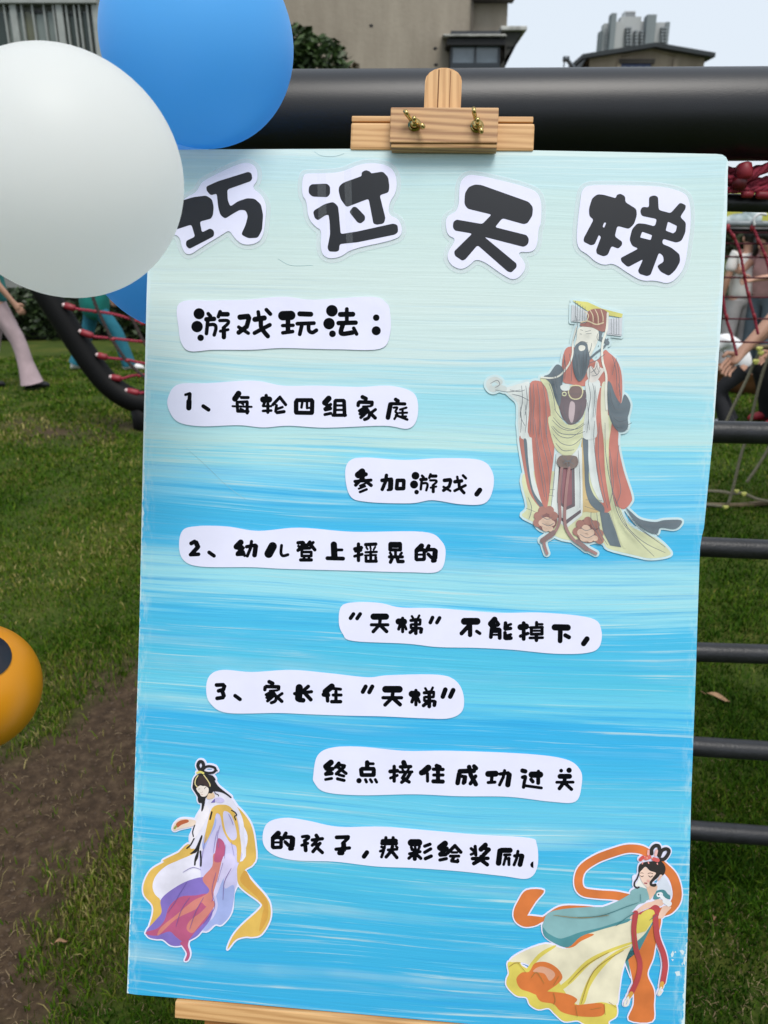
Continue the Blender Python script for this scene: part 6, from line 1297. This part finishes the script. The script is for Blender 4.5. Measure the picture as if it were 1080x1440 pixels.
wa, wb = at(873, 90, YH), at(914, 100, YH)
wn = bevbox('window', (wa.x, YH - .08, wb.z - 1), (wb.x, YH - .003, wa.z), mat('blue_frame', (58, 72, 118), .5), hs)
bevbox('window_head', (wa.x - .15, YH - .2, wa.z + .002), (wb.x + .15, YH - .004, wa.z + .2), mat('dark_ledge', 0), hs)
for k in range(4):
    xw = wa.x + (wb.x - wa.x) * k / 4; bevbox('pane', (xw + .08, YH - .11, wb.z - .9), (xw + (wb.x - wa.x) / 4 - .08, YH - .082, wa.z - .12), GLASSM, wn)
for g1, g2 in (((875, 79), (918, 69)), ((918, 69), (950, 78))):
    a, b = at(*g1, YH - .05), at(*g2, YH - .05); tube('render_bead', [a, b], .05, TAN, hs, 6)
settle(hs)
# tower block beyond
YT = 230
tw = thing('tower_block', 'pale grey high-rise with stepped roof and two darker shafts on the skyline, right', 'tower block', (at(895, 50, YT).x, YT, 0))
def tb_(name, xa, xb, ytop, dy, m, dpt=3):
    a, b = at(xa, ytop, YT), at(xb, ytop, YT); return bevbox(name, (a.x, YT + dy, 0), (b.x, YT + dy + dpt, a.z), m, tw)
LG = stucco('tower_grey', (178, 180, 180), (166, 168, 168), .05); DG_ = stucco('tower_dark_grey', (128, 136, 138), (118, 124, 128), .05)
tb_('wing', 849, 853, 39, 3, DG_); tb_('wing', 853, 861, 30, 2, LG); tb_('shaft', 860, 867, 19, -.5, DG_); tb_('wing', 867, 880, 29, 1, LG)
tb_('core', 876, 905, 21, 1.6, LG); tb_('roof_house', 884, 899, 11, 3, stucco('tower_white', (196, 198, 200), (186, 188, 190), .05), 3); tb_('core', 905, 911, 27, 2, LG)
tb_('shaft', 910, 923, 21, -.5, DG_); tb_('wing', 922, 940, 30, 1, LG); tb_('wing', 938, 943.5, 30, .5, DG_)
WN = mat('tower_window', (138, 144, 148), .3, .1, 1)
for xa, xb in ((881, 884), (885.5, 888.5), (893, 897), (901, 905), (930, 934), (852.5, 855.5), (935, 938)):
    for k in range(10):
        y = 38 + k * 4.6
        if y > 84: break
        if xa > 890 and xa < 910 and k == 0: continue
        a, b = at(xa, y, YT), at(xb, y + 2.6, YT); bevbox('window', (a.x, YT - .1 if xa > 860 else YT + 1.5, b.z), (b.x, YT + 1.598 if xa > 870 and xa < 910 else YT + .98, a.z), WN, tw)
for k in range(4): a, b = at(884.5, 12.5 + k * 2.2, YT), at(898.5, 13.3 + k * 2.2, YT); bevbox('louvre', (a.x, YT + 2.8, b.z), (b.x, YT + 2.98, a.z), mat('louvre_grey', (160, 162, 164), .6), tw)
settle(tw)
# roof-top solar water heater frame left of the house
YA = 44
ar = thing('solar_heater', 'small roof-top solar water heater frame beside the gabled house, right skyline', 'solar heater', (at(800, 97, YA).x, YA, 0))
AM = mat('heater_metal', (84, 90, 96), .4, .1, 5, metal=.5)
tank = at(796, 83, YA); V, F = tube_geo([tank - Vector((.15, 0, 0)), tank + Vector((.15, 0, 0))], .13, 10); mesh_obj('tank', V, F, AM, ar, True)
V, F = tube_geo([at(796, 82, YA), at(808, 97, YA)], .1, 4); mesh_obj('tube_panel', V, F, AM, ar)
for p0, p1 in (((794, 84), (791, 107)), ((798, 85), (806, 107)), ((792, 98), (810, 98))): tube('strut', [at(*p0, YA), at(*p1, YA)], .035, AM, ar, 6)
qz = at(800, 106, YA).z; bevbox('roof_deck', (tank.x - 2, YA - 1, 0), (tank.x + .9, YA + 6, qz - .02), TAN, ar)
settle(ar)
tree('broadleaf_tree', 'dark green leafy tree in front of the grey-beige wall, beside the blue balloon', (at(425, 90, 16).x - .3, 16, 0), at(440, 50, 16).z, 1.6, .14, 44, 22000, .085, ((18, 34, 10), (66, 92, 34)))
for k, (x, y, h_, r_, lb) in enumerate([(8.6, 17.5, 3.3, 1.7, 'bushy olive-green tree low beyond the net on the right, nearer the board'), (11.8, 18.5, 3.6, 1.9, 'bushy olive-green tree beyond the net at the right edge'), (15.4, 18, 3.4, 1.8, 'bushy olive-green tree farthest right, outside the climbing area')]):
    tree('bushy_tree', lb, (x, y, 0), h_, r_, .12, 22, 5000, .085, ((34, 42, 24), (88, 94, 60)), .8)
tw_ = tree('sapling', 'thin reddish sapling tip just right of the leafy tree, in front of the wall', (at(499, 92, 16.5).x, 16.5, 0), at(499, 90, 16.5).z, .22, .02, 6, 160, .05, ((60, 50, 36), (96, 84, 54)), cat='sapling')
# hedge and kerb behind the lawn
hp = []
for i in range(26000):
    x = random.uniform(-13, 9); hh = .72 + .1 * noise.noise(Vector((x, 0, 0))); y = 12.4 + random.uniform(-.45, .45); z = hh * random.random() ** .6
    if abs(y - 12.4) < .33 and z < hh - .15: y = 12.4 - .42 + random.uniform(-.08, .08)
    hp.append((x, y, z))
hedge = empty('hedge', (0, 0, 0)); tag(hedge, 'long clipped dark hedge along the far side of the lawn', 'hedge')
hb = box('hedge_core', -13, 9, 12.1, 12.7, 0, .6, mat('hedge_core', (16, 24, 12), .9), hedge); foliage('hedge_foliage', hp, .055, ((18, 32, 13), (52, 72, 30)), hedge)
kb = box('kerb', -16, 16, 13.4, 13.6, -.05, .1, mat('concrete', (128, 128, 122), .85, .12, 6, .3, 60), None, .01); kb['kind'] = 'structure'
pth = mesh_obj('path', [(-16, 13.61, .0), (16, 13.61, .0), (16, 17, .0), (-16, 17, .0)], [(0, 1, 2, 3)], mat('path_concrete', (120, 122, 120), .9, .15, 3, .3, 60)); pth.location.z = .03; pth['kind'] = 'structure'
